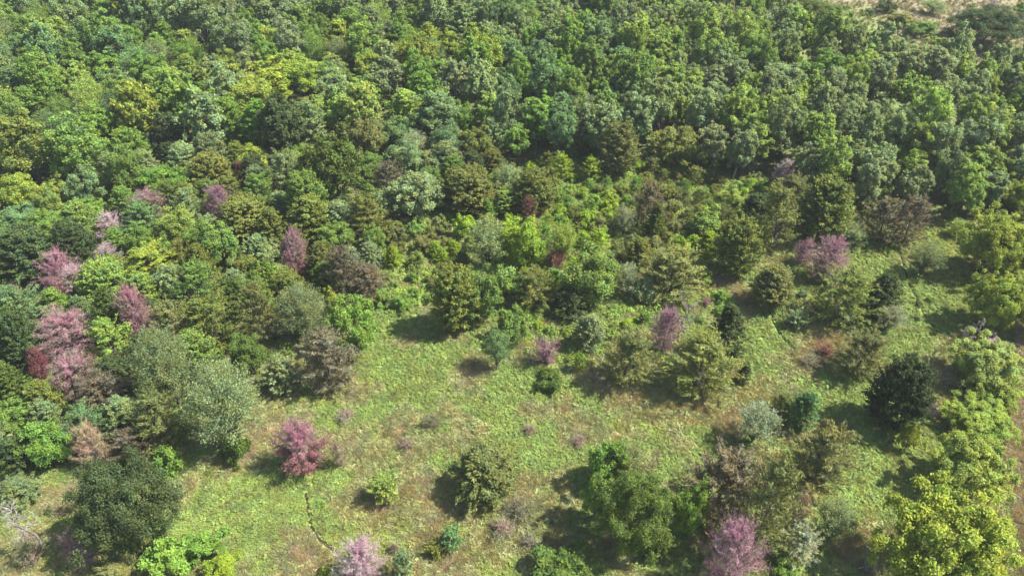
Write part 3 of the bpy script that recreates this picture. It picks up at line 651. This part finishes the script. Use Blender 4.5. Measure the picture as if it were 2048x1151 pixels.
 (1700, 438, 495, 68, 'wisp', 'pale grey-green', 'pale green wispy tree at the right foot of the big round dark tree'),
 (1655, 466, 565, 88, 'dead', 'mauve', 'vivid mauve dead cedar below the big round dark tree', 'the vivid mauve dead cedar'),
 (1608, 472, 530, 48, 'dead', 'mauve', 'small mauve-pink dead cedar at the left shoulder of the vivid mauve one'),
 (1690, 540, 655, 115, 'sparse', 'olive green', 'dark olive cedar in front of the vivid mauve dead cedar', None),
 (1660, 530, 580, 60, 'wisp', 'silvery green', 'silvery wisp of foliage at the foot of the vivid mauve dead cedar'),
 (1762, 536, 640, 88, 'cedar', 'dark green', 'dark conical cedar with ragged tip right of the vivid mauve dead cedar', 'the ragged-tip dark cedar'),
 (1780, 602, 668, 68, 'wisp', 'silvery green', 'silvery green bush in front of the ragged-tip dark cedar', None),
 (1692, 618, 655, 52, 'vine', 'pale grey-green', 'pale green bush at the front of the dark olive cedar'),
 (1594, 620, 658, 42, 'shrub', 'grey-green', 'small feathery sapling on the grass right of the dark cedar column'),
 (1722, 658, 760, 98, 'sparse', 'brownish olive', 'olive-brown cedar alone on the grass with reddish weeds at its left', 'the lone olive-brown cedar'),
 (1798, 726, 862, 112, 'dense', 'blackish green', 'nearly black dense cedar casting a wide shadow, lower right', 'the nearly black cedar'),
 (1770, 395, 490, 80, 'sparse', 'brown-grey', 'brown-mauve cedar with reddish cast, left of a matching pair', 'the left brown-mauve cedar'),
 (1822, 392, 492, 74, 'sparse', 'brown-grey', 'brown-mauve cedar, right of a matching pair', 'the right brown-mauve cedar'),
 (1852, 484, 562, 78, 'wisp', 'pale grey-green', 'round pale grey-green tree alone on the bright grass by the worn rut', 'the lone pale round tree'),
 (1915, 432, 474, 46, 'wisp', 'light green', 'small pale green bush at the top of the bright grass strip'),
 (1575, 315, 375, 58, 'dead', 'pale mauve', 'pale mauve dead tree at the foot of the tall wood', 'the pale mauve dead tree'),
 (1580, 345, 425, 85, 'sparse', 'brownish olive', 'olive-brown cedar in front of the pale mauve dead tree'),
 (1520, 385, 445, 60, 'dense', 'dark green', 'dark cedar right of the light green leafy bush by the tall wood'),
 (1460, 370, 420, 60, 'broad', 'light green', 'light green bush above the light-topped dark cedar'),
 (1520, 440, 490, 50, 'wisp', 'light green', 'light green wispy crown at the right side of the light-topped dark cedar'),
 # lower right
 (1215, 862, 965, 82, 'leafy', 'bright green', 'bright yellow-green tree at the back of the big lower clump', 'the bright tree behind the lower clump'),
 (1252, 882, 985, 88, 'wisp', 'pale grey-green', 'pale grey-green wispy tree in the back of the big lower clump'),
 (1190, 935, 1055, 70, 'broad', 'mid green', 'leafy green tree at the left flank of the big lower clump'),
 (1268, 940, 1112, 158, 'oak', 'deep green', 'broad dark green tree, the centre of the big lower clump', 'the broad tree of the lower clump'),
 (1372, 952, 1078, 76, 'broad', 'bright green', 'vine-hung bright green column right of the broad tree of the lower clump', 'the vine-hung column'),
 (1308, 1040, 1112, 74, 'cedar', 'deep green', 'dark green young cedar at the front foot of the broad tree of the lower clump'),
 (1306, 885, 950, 24, 'snag', 'rust brown', 'brown dead spike rising behind the broad tree of the lower clump'),
 (1440, 888, 1055, 165, 'sparse', 'brown-grey', 'wide brown cedar right of the vine-hung column', 'the wide brown cedar'),
 (1530, 925, 1130, 125, 'sparse', 'brownish olive', 'tall rusty olive cedar right of the wide brown cedar', 'the rusty olive cedar'),
 (1478, 1030, 1185, 125, 'dead', 'mauve', 'big mauve dead cedar at the bottom edge', 'the big bottom-edge mauve dead cedar'),
 (1513, 802, 905, 106, 'wisp', 'silvery green', 'silvery grey-green rounded tree left of the blue-green cone', 'the silvery rounded tree'),
 (1604, 768, 858, 66, 'cedar', 'blue-green', 'small blue-green conical cedar on the grass', 'the blue-green cone'),
 (1560, 790, 835, 45, 'shrub', 'brownish olive', 'low brownish sapling between the silvery rounded tree and the blue-green cone'),
 (1640, 848, 985, 122, 'sparse', 'brownish olive', 'brown-topped cedar behind a pale sapling, below the blue-green cone', 'the brown-topped cedar'),
 (1660, 898, 990, 60, 'wisp', 'silvery green', 'pale silvery sapling standing in front of the brown-topped cedar'),
 (1668, 990, 1085, 95, 'wisp', 'grey-green', 'thin grey-green wispy tree right of the rusty olive cedar', None),
 (1600, 1050, 1130, 82, 'sparse', 'silvery green', 'silvery young cedar right of the big bottom-edge mauve dead cedar', None),
 (1595, 995, 1055, 50, 'brush', 'tan', 'tan twiggy dry bush above the silvery young cedar'),
 (1735, 1080, 1150, 50, 'snag', 'grey', 'small grey leafless bush left of the huge yellow-green tree'),
 (1570, 1110, 1160, 60, 'vine', 'bright green', 'bright green low bush at the bottom edge right of the mauve dead cedar'),
 (1885, 985, 1230, 262, 'lime', 'yellow-green', 'huge bright yellow-green tree filling the lower right corner', 'the huge yellow-green tree'),
 (1942, 868, 1005, 148, 'lime', 'pale yellow-green', 'broad grey-green and yellow tree above the huge yellow-green one', 'the broad grey-green right tree'),
 (1955, 795, 892, 128, 'lime', 'yellow-green', 'bright lime-yellow tree, third up the right edge', 'the lime-yellow tree'),
 (1822, 850, 908, 42, 'leafy', 'yellow-green', 'small lime sapling with leaning stem right of the nearly black cedar', None),
 (1985, 748, 822, 110, 'lime', 'yellow-green', 'lime green tree just above the lime-yellow one on the right edge'),
 (1975, 672, 785, 135, 'lime', 'pale yellow-green', 'dull light green tree below the white snags', 'the dull right tree'),
 (1942, 645, 695, 50, 'snag', 'grey', 'forked white snag standing out of the shade at the right'),
 (1990, 660, 700, 56, 'snag', 'pale mauve', 'low bleached branch tangle right of the forked white snag'),
 (1995, 545, 665, 112, 'lime', 'yellow-green', 'yellow-green tree above the white snags on the right edge', 'the yellow-green tree over the snags'),
 (1990, 425, 560, 130, 'lime', 'yellow-green', 'large lime green tree at the top of the right edge row', 'the large lime edge tree'),
 (2048, 450, 560, 100, 'lime', 'yellow-green', 'yellow-green tree cut by the right edge beside the large lime one'),
 (2035, 352, 430, 80, 'lime', 'yellow-green', 'yellow-green tree at the right edge under the tall wood'),
 (2075, 560, 670, 100, 'lime', 'olive green', 'yellow-green tree just at the right border'),
 # tall wood and field beyond
 (1978, 212, 275, 70, 'tall', 'yellow-green', 'yellow-green crown standing out of the tall wood at the right', 'the standing yellow-green crown'),
 (1780, 252, 300, 48, 'tall', 'golden yellow', 'small golden crown in the middle of the tall wood', 'the small golden crown'),
 (1768, 200, 250, 90, 'tall', 'pale grey-green', 'pale greyish crown above the small golden one', 'the pale wood crown'),
 (1800, 188, 232, 34, 'dead', 'mauve', 'purple-grey leafless tree inside the tall wood', None),
 (1700, 262, 305, 40, 'dead', 'mauve', 'small purplish bare tree in the tall wood left of the golden crown'),
 (1605, 120, 180, 60, 'forest', 'bright green', 'bright green crown in the far wood, left one of a bright pair', 'the left bright crown'),
 (1665, 112, 180, 72, 'forest', 'bright green', 'bright green crown in the far wood, right one of a bright pair', 'the right bright crown'),
 (1560, 125, 200, 92, 'forest', 'grey-green', 'greyish crown left of the bright pair in the far wood'),
 (1400, 15, 60, 60, 'forest', 'light green', 'pale green crown at the top, right of centre', 'the pale top crown'),
 (1135, 22, 80, 80, 'forest', 'olive green', 'olive-tinged crown at the top centre', 'the olive-tinged top crown'),
 (1628, -2, 50, 112, 'oak', 'deep green', 'very dark broad oak at the left corner of the far field', 'the field corner oak'),
 (1978, 12, 95, 150, 'oak', 'dark green', 'huge dark round oak standing over the far wood at the top right', 'the huge dark oak'),
 (1775, -2, 24, 42, 'vine', 'dark green', 'dark round bush in the far field', 'the dark bush in the field'),
 (1741, 17, 29, 20, 'vine', 'dark green', 'tiny dark bush at the left of the dark round one in the far field'),
 (1798, 24, 52, 56, 'leafy', 'olive green', 'low grey-green bush at the near side of the far field'),
 (1865, -2, 26, 60, 'wisp', 'grey-green', 'grey-green scrub tree at the far side of the field', None),
 (1845, 40, 70, 60, 'leafy', 'mid green', 'green bush between the far field and the wood, left of the huge dark oak'),
 (1920, 2, 40, 30, 'snag', 'grey', 'thin bare tree in the field left of the huge dark oak'),
 (1985, -5, 20, 36, 'deadbare', 'pale mauve', 'bare grey-mauve tree behind the huge dark oak'),
 (2044, 5, 36, 36, 'leafy', 'mid green', 'green bush at the top right corner'),
 (555, -12, 6, 14, 'vine', 'grey-green', 'tiny grey bush in the sliver of field at the top edge'),
])

# dry clumps and tiny seedlings in the meadow
hand([
 (692, 820, 842, 40, 'brush', 'rosy tan', 'mauve-brown dry brush clump above the crimson-skirted dead cedar'),
 (862, 828, 860, 46, 'brush', 'brown-grey', 'brown dry brush clump in the upper meadow left of the lone meadow cedar'),
 (812, 878, 900, 34, 'brush', 'rosy tan', 'rosy dry tuft in the meadow middle between the crimson-skirted cedar and the lone cedar'),
 (678, 890, 938, 36, 'brush', 'tan', 'thin bare grey sapling just right of the crimson-skirted dead cedar'),
 (1042, 1000, 1040, 64, 'brush', 'brown-grey', 'grey-brown dry bush below the lone meadow cedar'),
 (1008, 1040, 1072, 60, 'brush', 'rosy tan', 'rosy dry tuft near the bottom between the sapling and the clump shadow'),
 (1060, 1068, 1092, 40, 'brush', 'rosy tan', 'small rosy dry tuft above the bottom-edge round bush'),
 (788, 1085, 1108, 26, 'brush', 'brown-grey', 'thin brown seedling right of the mauve dead cedar at the bottom edge'),
 (1160, 870, 895, 36, 'brush', 'rosy tan', 'pinkish dry tuft left of the bright tree behind the lower clump'),
 (1060, 852, 872, 34, 'brush', 'rosy tan', 'pinkish dry tuft above right of the lone meadow cedar'),
 (1652, 690, 712, 44, 'brush', 'rust brown', 'reddish dry weeds left of the lone olive-brown cedar'),
 (1618, 712, 732, 40, 'brush', 'rosy tan', 'pale reddish dry weeds farther left of the lone olive-brown cedar'),
 (1415, 595, 612, 24, 'brush', 'pink', 'small pink dry bush below the wide brownish cedar'),
 (1110, 500, 545, 60, 'brush', 'rust brown', 'rusty dry tangle at the right foot of the yellow-topped round tree'),
 (425, 1075, 1100, 40, 'brush', 'pale mauve', 'pale dry brush behind the lime bottom-edge bushes'),
 (1860, 800, 830, 44, 'brush', 'pale mauve', 'bleached dry brush between the nearly black cedar and the lime-yellow tree'),
 (1890, 745, 775, 40, 'brush', 'rosy tan', 'rosy dry weeds at the foot of the dull green tree'),
 (205, 935, 950, 30, 'brush', 'tan', 'tan dry twigs at the top left of the live oak'),
 (1740, 1125, 1150, 36, 'brush', 'rosy tan', 'rosy dry weeds at the foot of the small grey leafless bush'),
 (640, 1000, 1016, 20, 'vine', 'bright green', 'low green seedling clump beside the worn rut at lower left'),
 (1835, 600, 612, 14, 'vine', 'deep green', 'tiny dark green clump beside the rut on the bright grass strip'),
 (1862, 592, 606, 20, 'vine', 'mid green', 'tiny green clump right of the rut on the bright grass strip'),
])

# ------------------------------------------------------------------ the woods between them
NOUN = {'forest': 'broadleaf tree', 'tall': 'tall slender tree', 'bushy': 'bristly bushy tree', 'broad': 'rounded broadleaf tree', 'cedar': 'feathery cedar', 'sparse': 'thin ragged cedar',
        'dense': 'dense cedar', 'spire': 'narrow cedar', 'wisp': 'wispy tree', 'vine': 'vine-covered mound', 'leafy': 'leafy bush', 'lime': 'light feathery tree', 'shrub': 'small cedar sapling'}
AUTO = []
def scatter(poly, n, rmin, rmax, kinds, palette, sep=.8, seed=0, hr=None, margin=(-90, 2140)):
    """fill a stretch of ground; species drift in patches as they do in the photograph"""
    R = np.random.default_rng(seed)
    pts = [at(max(-600, min(2700, a_)), max(-95, b_)) for a_, b_ in poly]
    x0, x1 = min(q[0] for q in pts), max(q[0] for q in pts); y0, y1 = min(q[1] for q in pts), max(q[1] for q in pts)
    xs = R.uniform(x0, x1, n); ys = R.uniform(y0, y1, n); px, py = to_px(xs, ys); ok = inpoly(px, py, poly) & (py > 4) & (px > margin[0]) & (px < margin[1])
    for x, y, a_, b_, q in zip(xs, ys, px, py, ok):
        if not q: continue
        r = R.uniform(rmin, rmax)
        P_ = np.array(PLACED)
        if len(P_) and (np.hypot(P_[:, 0] - x, P_[:, 1] - y) < (P_[:, 2] + r) * sep).any(): continue
        kn = vnoise(x, y, 9, 2) * .75 + R.random() * .25; k = kinds[min(int(kn * len(kinds)), len(kinds) - 1)]
        pal = palette(a_, b_) if callable(palette) else palette
        cn = vnoise(x, y, 8, 5) * .6 + R.random() * .4; c = pal[min(int(cn * len(pal)), len(pal) - 1)]
        h = r * (hr[k] if hr and k in hr else {'forest': 3.1, 'tall': 4.4, 'bushy': 3.3, 'broad': 2.3, 'cedar': 2.6, 'sparse': 2.5, 'dense': 2.3, 'spire': 4, 'wisp': 2.4, 'vine': 1.5, 'leafy': 2.0, 'shrub': 1.9, 'lime': 1.9}[k]) * R.uniform(.85, 1.15)
        e = place(k, x, y, r, h, c, 'x')
        AUTO.append((e, k, c, x, y, h, r))

def pal_left(px, py):
    if py < 110: return ['blue-green', 'mid green', 'mid green', 'grey-green', 'mid green', 'light green']
    if px < 300: return ['mid green', 'mid green', 'bright green', 'blue-green', 'grey-green', 'light green', 'mid green', 'olive green']
    if py < 300: return ['mid green', 'mid green', 'yellow-green', 'grey-green', 'bright green', 'light green', 'blue-green']
    return ['olive green', 'mid green', 'dark green', 'grey-green', 'olive green', 'mid green']
def pal_right(px, py):
    if px < 1250: return ['mid green', 'blue-green', 'mid green', 'grey-green', 'blue-green', 'bright green', 'mid green']
    return ['grey-green', 'light green', 'mid green', 'grey-green', 'pale grey-green', 'light green', 'light green', 'grey-green', 'pale grey-green', 'bright green']
A_up = [(-260, -90), (930, -90), (1010, 330), (500, 330), (-260, 360)]
A_low = [(-260, 330), (560, 330), (1010, 330), (880, 420), (800, 440), (760, 500), (740, 560), (640, 690), (500, 760), (360, 850), (130, 930), (-260, 1010)]
scatter(A_low, 9000, 1.3, 2.3, ['cedar', 'broad', 'sparse', 'cedar', 'dense', 'broad', 'cedar'], pal_left, sep=.74, seed=1)
scatter(A_up, 12000, 1.7, 2.9, ['forest', 'broad', 'bushy', 'cedar', 'forest', 'wisp', 'bushy', 'broad'], pal_left, sep=.68, seed=2, hr={'broad': 2.7, 'cedar': 2.7})
scatter(WOOD_B, 22000, 1.45, 2.35, ['tall', 'bushy', 'forest', 'tall', 'bushy', 'forest'], pal_right, sep=.7, seed=3, hr={'tall': 4.4, 'forest': 3.9, 'bushy': 4.0})
scatter(SCRUB, 3500, .6, 1.2, ['vine', 'cedar', 'leafy', 'vine', 'sparse', 'vine', 'cedar'], ['bright green', 'light green', 'bright green', 'lime green', 'olive green', 'brownish olive', 'mid green'], sep=.86, seed=4, hr={'spire': 2.8})
scatter(FRINGE, 500, 1.6, 2.6, ['lime'], ['yellow-green', 'lime green', 'olive green'], sep=.8, seed=5)

FRONT = [(1010, 300), (1290, 280), (1500, 330), (1720, 395), (2100, 400), (2100, 440), (1900, 440), (1720, 450), (1500, 390), (1290, 340)]
scatter(FRONT, 1500, .7, 1.3, ['leafy', 'vine', 'leafy', 'broad'], ['mid green', 'grey-green', 'deep green', 'light green'], sep=.7, seed=15)
# glade in the middle left, thick with creepers
GLADE = [(760, 430), (960, 430), (1010, 520), (960, 560), (880, 600), (760, 640), (720, 560), (740, 480)]
scatter(GLADE, 700, .4, .95, ['vine', 'vine', 'leafy'], ['bright green', 'lime green', 'light green', 'bright green'], sep=1.1, seed=6)
HEAD = [(1010, 560), (1130, 600), (1480, 580), (1440, 640), (1250, 660), (1180, 740), (1060, 720), (1000, 640)]
scatter(HEAD, 500, .35, .8, ['vine', 'leafy', 'vine', 'shrub'], ['bright green', 'lime green', 'light green', 'mid green', 'olive green'], sep=1.15, seed=8)
NEARGRASS = [(1500, 540), (1620, 600), (1700, 660), (1560, 640)]
scatter(NEARGRASS, 80, .35, .7, ['vine', 'shrub', 'leafy'], ['light green', 'grey-green', 'mid green'], sep=1.1, seed=9)

# labels: place each tree of the woods by the nearest landmark, its side, and its turn there
lm = [(a_, b_, s_) for a_, b_, s_ in LANDMARKS]
ORD = ['nearest', 'second', 'third', 'fourth', 'fifth', 'sixth', 'seventh', 'eighth', 'ninth', 'tenth', 'eleventh', 'twelfth']
DIRS = ['right of', 'back right of', 'behind', 'back left of', 'left of', 'front left of', 'in front of', 'front right of']
book = {}
for e, k, c, x, y, h, r in AUTO:
    px, py = to_px(x, y, h * .6); px, py = float(px), float(py)
    if not (-60 < px < 2108 and -60 < py < 1200): px_, py_ = px, py
    d = [math.hypot(px - a_, (py - b_) * 1.3) for a_, b_, s_ in lm]; j = int(np.argmin(d))
    an = math.degrees(math.atan2(lm[j][1] - py, px - lm[j][0])) % 360; di = int(((an + 22.5) % 360) // 45)
    size = 'small' if r < (1.0 if k in ('vine', 'leafy', 'shrub') else 1.6) else ('large' if r > 2.5 else '')
    book.setdefault((j, di, size, c, k), []).append((d[j], e))
for (j, di, size, c, k), L in book.items():
    L.sort(key=lambda t: t[0])
    for i, (dd, e) in enumerate(L):
        nm = ' '.join(q for q in (size, c, NOUN[k]) if q)
        if len(L) == 1: e['label'] = f"{nm} {DIRS[di]} {lm[j][2]}"
        else: e['label'] = f"{nm}, {ORD[min(i, 11)]} {DIRS[di]} {lm[j][2]}"

# ------------------------------------------------------------------ ground cover: leafy weeds, dry grass, creepers (uncountable: one object each)
hold = bpy.data.collections.new('plant_patterns')       # never linked to the scene: only the shapes the cover is made of
def weed(name, seed, R0, H, k, ln, wd, erect):
    R = np.random.default_rng(seed); mb = MB()
    u = rdir(R, k); u[:, 2] = np.abs(u[:, 2]); pos = u * (R.uniform(.35, 1, k)[:, None]) * [R0, R0, H]; pos[:, 2] += .01
    leaves(mb, R, pos, u * [.5, .5, 1] + rdir(R, k) * .6 + [0, 0, .5], rdir(R, k) + [0, 0, erect], ln, wd)
    return mb.mesh(name, M_TUFT)
def grass(name, seed, k=34, H=.4, sp=.3, wd=.022):
    R = np.random.default_rng(seed); mb = MB()
    a_ = R.uniform(0, 6.28, k); q = R.uniform(0, 1, k); lean = np.stack([np.cos(a_) * q, np.sin(a_) * q, np.full(k, .9)], 1)
    L = H * R.uniform(.6, 1.2, k); base = np.stack([R.normal(size=k) * .07, R.normal(size=k) * .07, np.zeros(k)], 1)
    al = unit(lean * [sp * 3, sp * 3, 1]); leaves(mb, R, base + al * (L / 2)[:, None], np.cross(al, rdir(R, k)), al, L, wd)
    return mb.mesh(name, M_TUFT)
def pats(prefix, meshes):
    c = bpy.data.collections.new(prefix)
    for i, m in enumerate(meshes):
        o = bpy.data.objects.new(f'{prefix}_{i}', m); c.objects.link(o)
    return c
c_weed = pats('weed', [weed('weed', 300 + i, .2, .22, 30, .13, .085, .1) for i in range(4)])
c_grass = pats('grass', [grass('grass', 310 + i) for i in range(3)])
c_vine = pats('creeper', [weed('creeper', 320 + i, .42, .5, 60, .16, .11, .25) for i in range(4)])
def cover(name, coll, npat, x, y, s, col, label):
    n_ = len(x); me = bpy.data.meshes.new(name); me.vertices.add(n_)
    me.vertices.foreach_set('co', np.stack([x, y, gz(x, y) - .01], 1).astype(np.float32).ravel())
    a_ = me.attributes.new('sc', 'FLOAT', 'POINT'); a_.data.foreach_set('value', s.astype(np.float32))
    a_ = me.attributes.new('rz', 'FLOAT', 'POINT'); a_.data.foreach_set('value', rng.uniform(0, 6.28, n_).astype(np.float32))
    a_ = me.attributes.new('pi', 'INT', 'POINT'); a_.data.foreach_set('value', rng.integers(0, npat, n_).astype(np.int32))
    a_ = me.attributes.new('tcol', 'FLOAT_COLOR', 'POINT'); a_.data.foreach_set('color', np.concatenate([col, np.ones((n_, 1))], 1).astype(np.float32).ravel())
    o = bpy.data.objects.new(name, me); COL.objects.link(o); o['kind'] = 'stuff'; o['label'] = label
    ng = bpy.data.node_groups.new(name, 'GeometryNodeTree')
    ng.interface.new_socket('Geometry', in_out='INPUT', socket_type='NodeSocketGeometry'); ng.interface.new_socket('Geometry', in_out='OUTPUT', socket_type='NodeSocketGeometry')
    N = ng.nodes; L = ng.links; gi = N.new('NodeGroupInput'); go = N.new('NodeGroupOutput')
    ci = N.new('GeometryNodeCollectionInfo'); ci.inputs['Collection'].default_value = coll
    ci.inputs['Separate Children'].default_value = True; ci.inputs['Reset Children'].default_value = True
    ip = N.new('GeometryNodeInstanceOnPoints'); ip.inputs['Pick Instance'].default_value = True
    def named(nm, ty):
        q = N.new('GeometryNodeInputNamedAttribute'); q.data_type = ty; q.inputs['Name'].default_value = nm; return q
    q1, q2, q3 = named('sc', 'FLOAT'), named('rz', 'FLOAT'), named('pi', 'INT')
    cx = N.new('ShaderNodeCombineXYZ'); L.new(q2.outputs['Attribute'], cx.inputs['Z'])
    L.new(gi.outputs[0], ip.inputs['Points']); L.new(ci.outputs[0], ip.inputs['Instance'])
    L.new(q3.outputs['Attribute'], ip.inputs['Instance Index']); L.new(cx.outputs[0], ip.inputs['Rotation']); L.new(q1.outputs['Attribute'], ip.inputs['Scale'])
    L.new(ip.outputs[0], go.inputs[0])
    md = o.modifiers.new('cover', 'NODES'); md.node_group = ng
    return o

def field_points(n, y0, y1):
    """random points over the seen ground, evenly in the picture's width but denser near the camera"""
    y = y0 * (y1 / y0) ** rng.random(n) if y0 > 0 else rng.uniform(y0, y1, n)
    half = (y * cp + CAM_H * sp) * .74; return rng.uniform(-1, 1, n) * half, y
def off_trail(x, y):
    m = np.full(len(x), 9.0)
    for a0, b0, a1, b1 in trail_segs:
        dx, dy = a1 - a0, b1 - b0; t = np.clip(((x - a0) * dx + (y - b0) * dy) / (dx * dx + dy * dy), 0, 1)
        m = np.minimum(m, np.hypot(x - a0 - t * dx, y - b0 - t * dy))
    return m > .18
x, y = field_points(330000, 22, 98)
c, tan, wood, fld, dry = ground_colour(x, y)
px, py = to_px(x, y)
open_ = ~wood & ~fld & off_trail(x, y)
clumpy = fnoise(x, y, 1.3, 3)
keep = open_ & (rng.random(len(x)) < np.clip(1.05 - tan * .7 + (clumpy - .5) * 1.2, .1, 1)) & ~(dry & (rng.random(len(x)) < .6))
leafc = ground_colour(x, y)[0]
lc = np.where(tan[:, None] > .5, leafc * .35 + g_leaf * .65, leafc) * (rng.uniform(.86, 1.15, (len(x), 1)))
s = rng.uniform(.45, 1.05, len(x)) * np.where(rng.random(len(x)) < .03, 1.4, 1) * (.8 + .5 * clumpy)
cover('meadow_weeds', c_weed, 4, x[keep], y[keep], s[keep], lc[keep], 'low leafy green weeds carpeting the clearing')
print('weeds', keep.sum())
x, y = field_points(260000, 22, 98)
c, tan, wood, fld, dry = ground_colour(x, y)
keep = ~wood & ~fld & off_trail(x, y) & (rng.random(len(x)) < np.clip(tan * .9 + .12 + dry * .8, 0, 1))
gc = c * rng.uniform(.85, 1.2, (len(x), 1)); gc = np.where(tan[:, None] < .4, gc * .5 + g_tan * .5, gc)
cover('dry_grass', c_grass, 3, x[keep], y[keep], rng.uniform(.5, 1.1, keep.sum()), gc[keep], 'tan and rosy dry grass between the green weeds')
print('grass', keep.sum())
# creepers and rank growth where the clearing runs into the trees
x, y = field_points(60000, 30, 120); px, py = to_px(x, y)
z_ = inpoly(px, py, SCRUB) | inpoly(px, py, GLADE) | inpoly(px, py, HEAD)
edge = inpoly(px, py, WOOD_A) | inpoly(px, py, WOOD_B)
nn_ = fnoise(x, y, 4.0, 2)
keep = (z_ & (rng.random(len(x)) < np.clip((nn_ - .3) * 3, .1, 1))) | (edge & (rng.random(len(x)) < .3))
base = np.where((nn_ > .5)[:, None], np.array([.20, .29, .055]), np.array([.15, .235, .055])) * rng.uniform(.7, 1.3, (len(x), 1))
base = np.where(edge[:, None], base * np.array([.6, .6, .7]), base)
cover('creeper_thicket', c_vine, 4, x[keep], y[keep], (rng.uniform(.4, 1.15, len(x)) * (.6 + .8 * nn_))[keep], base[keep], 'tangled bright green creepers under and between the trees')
print('creepers', keep.sum())
# ragged skirts of weeds where plants meet the ground of the clearing
sx, sy, ss = [], [], []
for (qx, qy, qr) in PLACED:
    a_, b_ = to_px(qx, qy)
    if qy > 95 or inpoly(np.array([a_]), np.array([b_]), WOOD_A)[0] or inpoly(np.array([a_]), np.array([b_]), WOOD_B)[0]: continue
    k = int(5 + qr * 9); an = rng.uniform(0, 6.28, k); rr = qr * rng.uniform(.55, 1.2, k)
    sx += list(qx + np.cos(an) * rr); sy += list(qy + np.sin(an) * rr); ss += list(rng.uniform(.3, .8, k))
sx, sy, ss = np.array(sx), np.array(sy), np.array(ss); sc_ = ground_colour(sx, sy)[0] * .85 * rng.uniform(.75, 1.1, (len(sx), 1))
cover('edge_weeds', c_vine, 4, sx, sy, ss, sc_, 'taller weeds gathered round the feet of the trees in the clearing')
# far field: scattered low tufts
x = rng.uniform(-60, 130, 90000); y = rng.uniform(98, 200, 90000); c, tan, wood, fld, dry = ground_colour(x, y)
keep = fld & (rng.random(len(x)) < .6)
cover('field_grass', c_grass, 3, x[keep], y[keep], rng.uniform(.7, 1.6, keep.sum()), (c * rng.uniform(.7, 1.25, (len(x), 1)))[keep], 'dry grass of the far field')

# ------------------------------------------------------------------ thin summer haze
HAZE = 0.0002
bm_v = [(-340, -60, -2.5), (340, -60, -2.5), (340, 420, -2.5), (-340, 420, -2.5), (-340, -60, 47), (340, -60, 47), (340, 420, 47), (-340, 420, 47)]
me = bpy.data.meshes.new('haze'); me.from_pydata(bm_v, [], [(0, 3, 2, 1), (4, 5, 6, 7), (0, 1, 5, 4), (1, 2, 6, 5), (2, 3, 7, 6), (3, 0, 4, 7)])
mh, n, l, p, out = newmat('haze'); n.remove(p)
pv = n.new('ShaderNodeVolumePrincipled'); pv.inputs['Color'].default_value = (.86, .91, 1, 1); pv.inputs['Density'].default_value = HAZE
l.new(pv.outputs[0], out.inputs['Volume']); me.materials.append(mh)
if HAZE > 0:
    hz_ = bpy.data.objects.new('haze', me); COL.objects.link(hz_); hz_['kind'] = 'stuff'
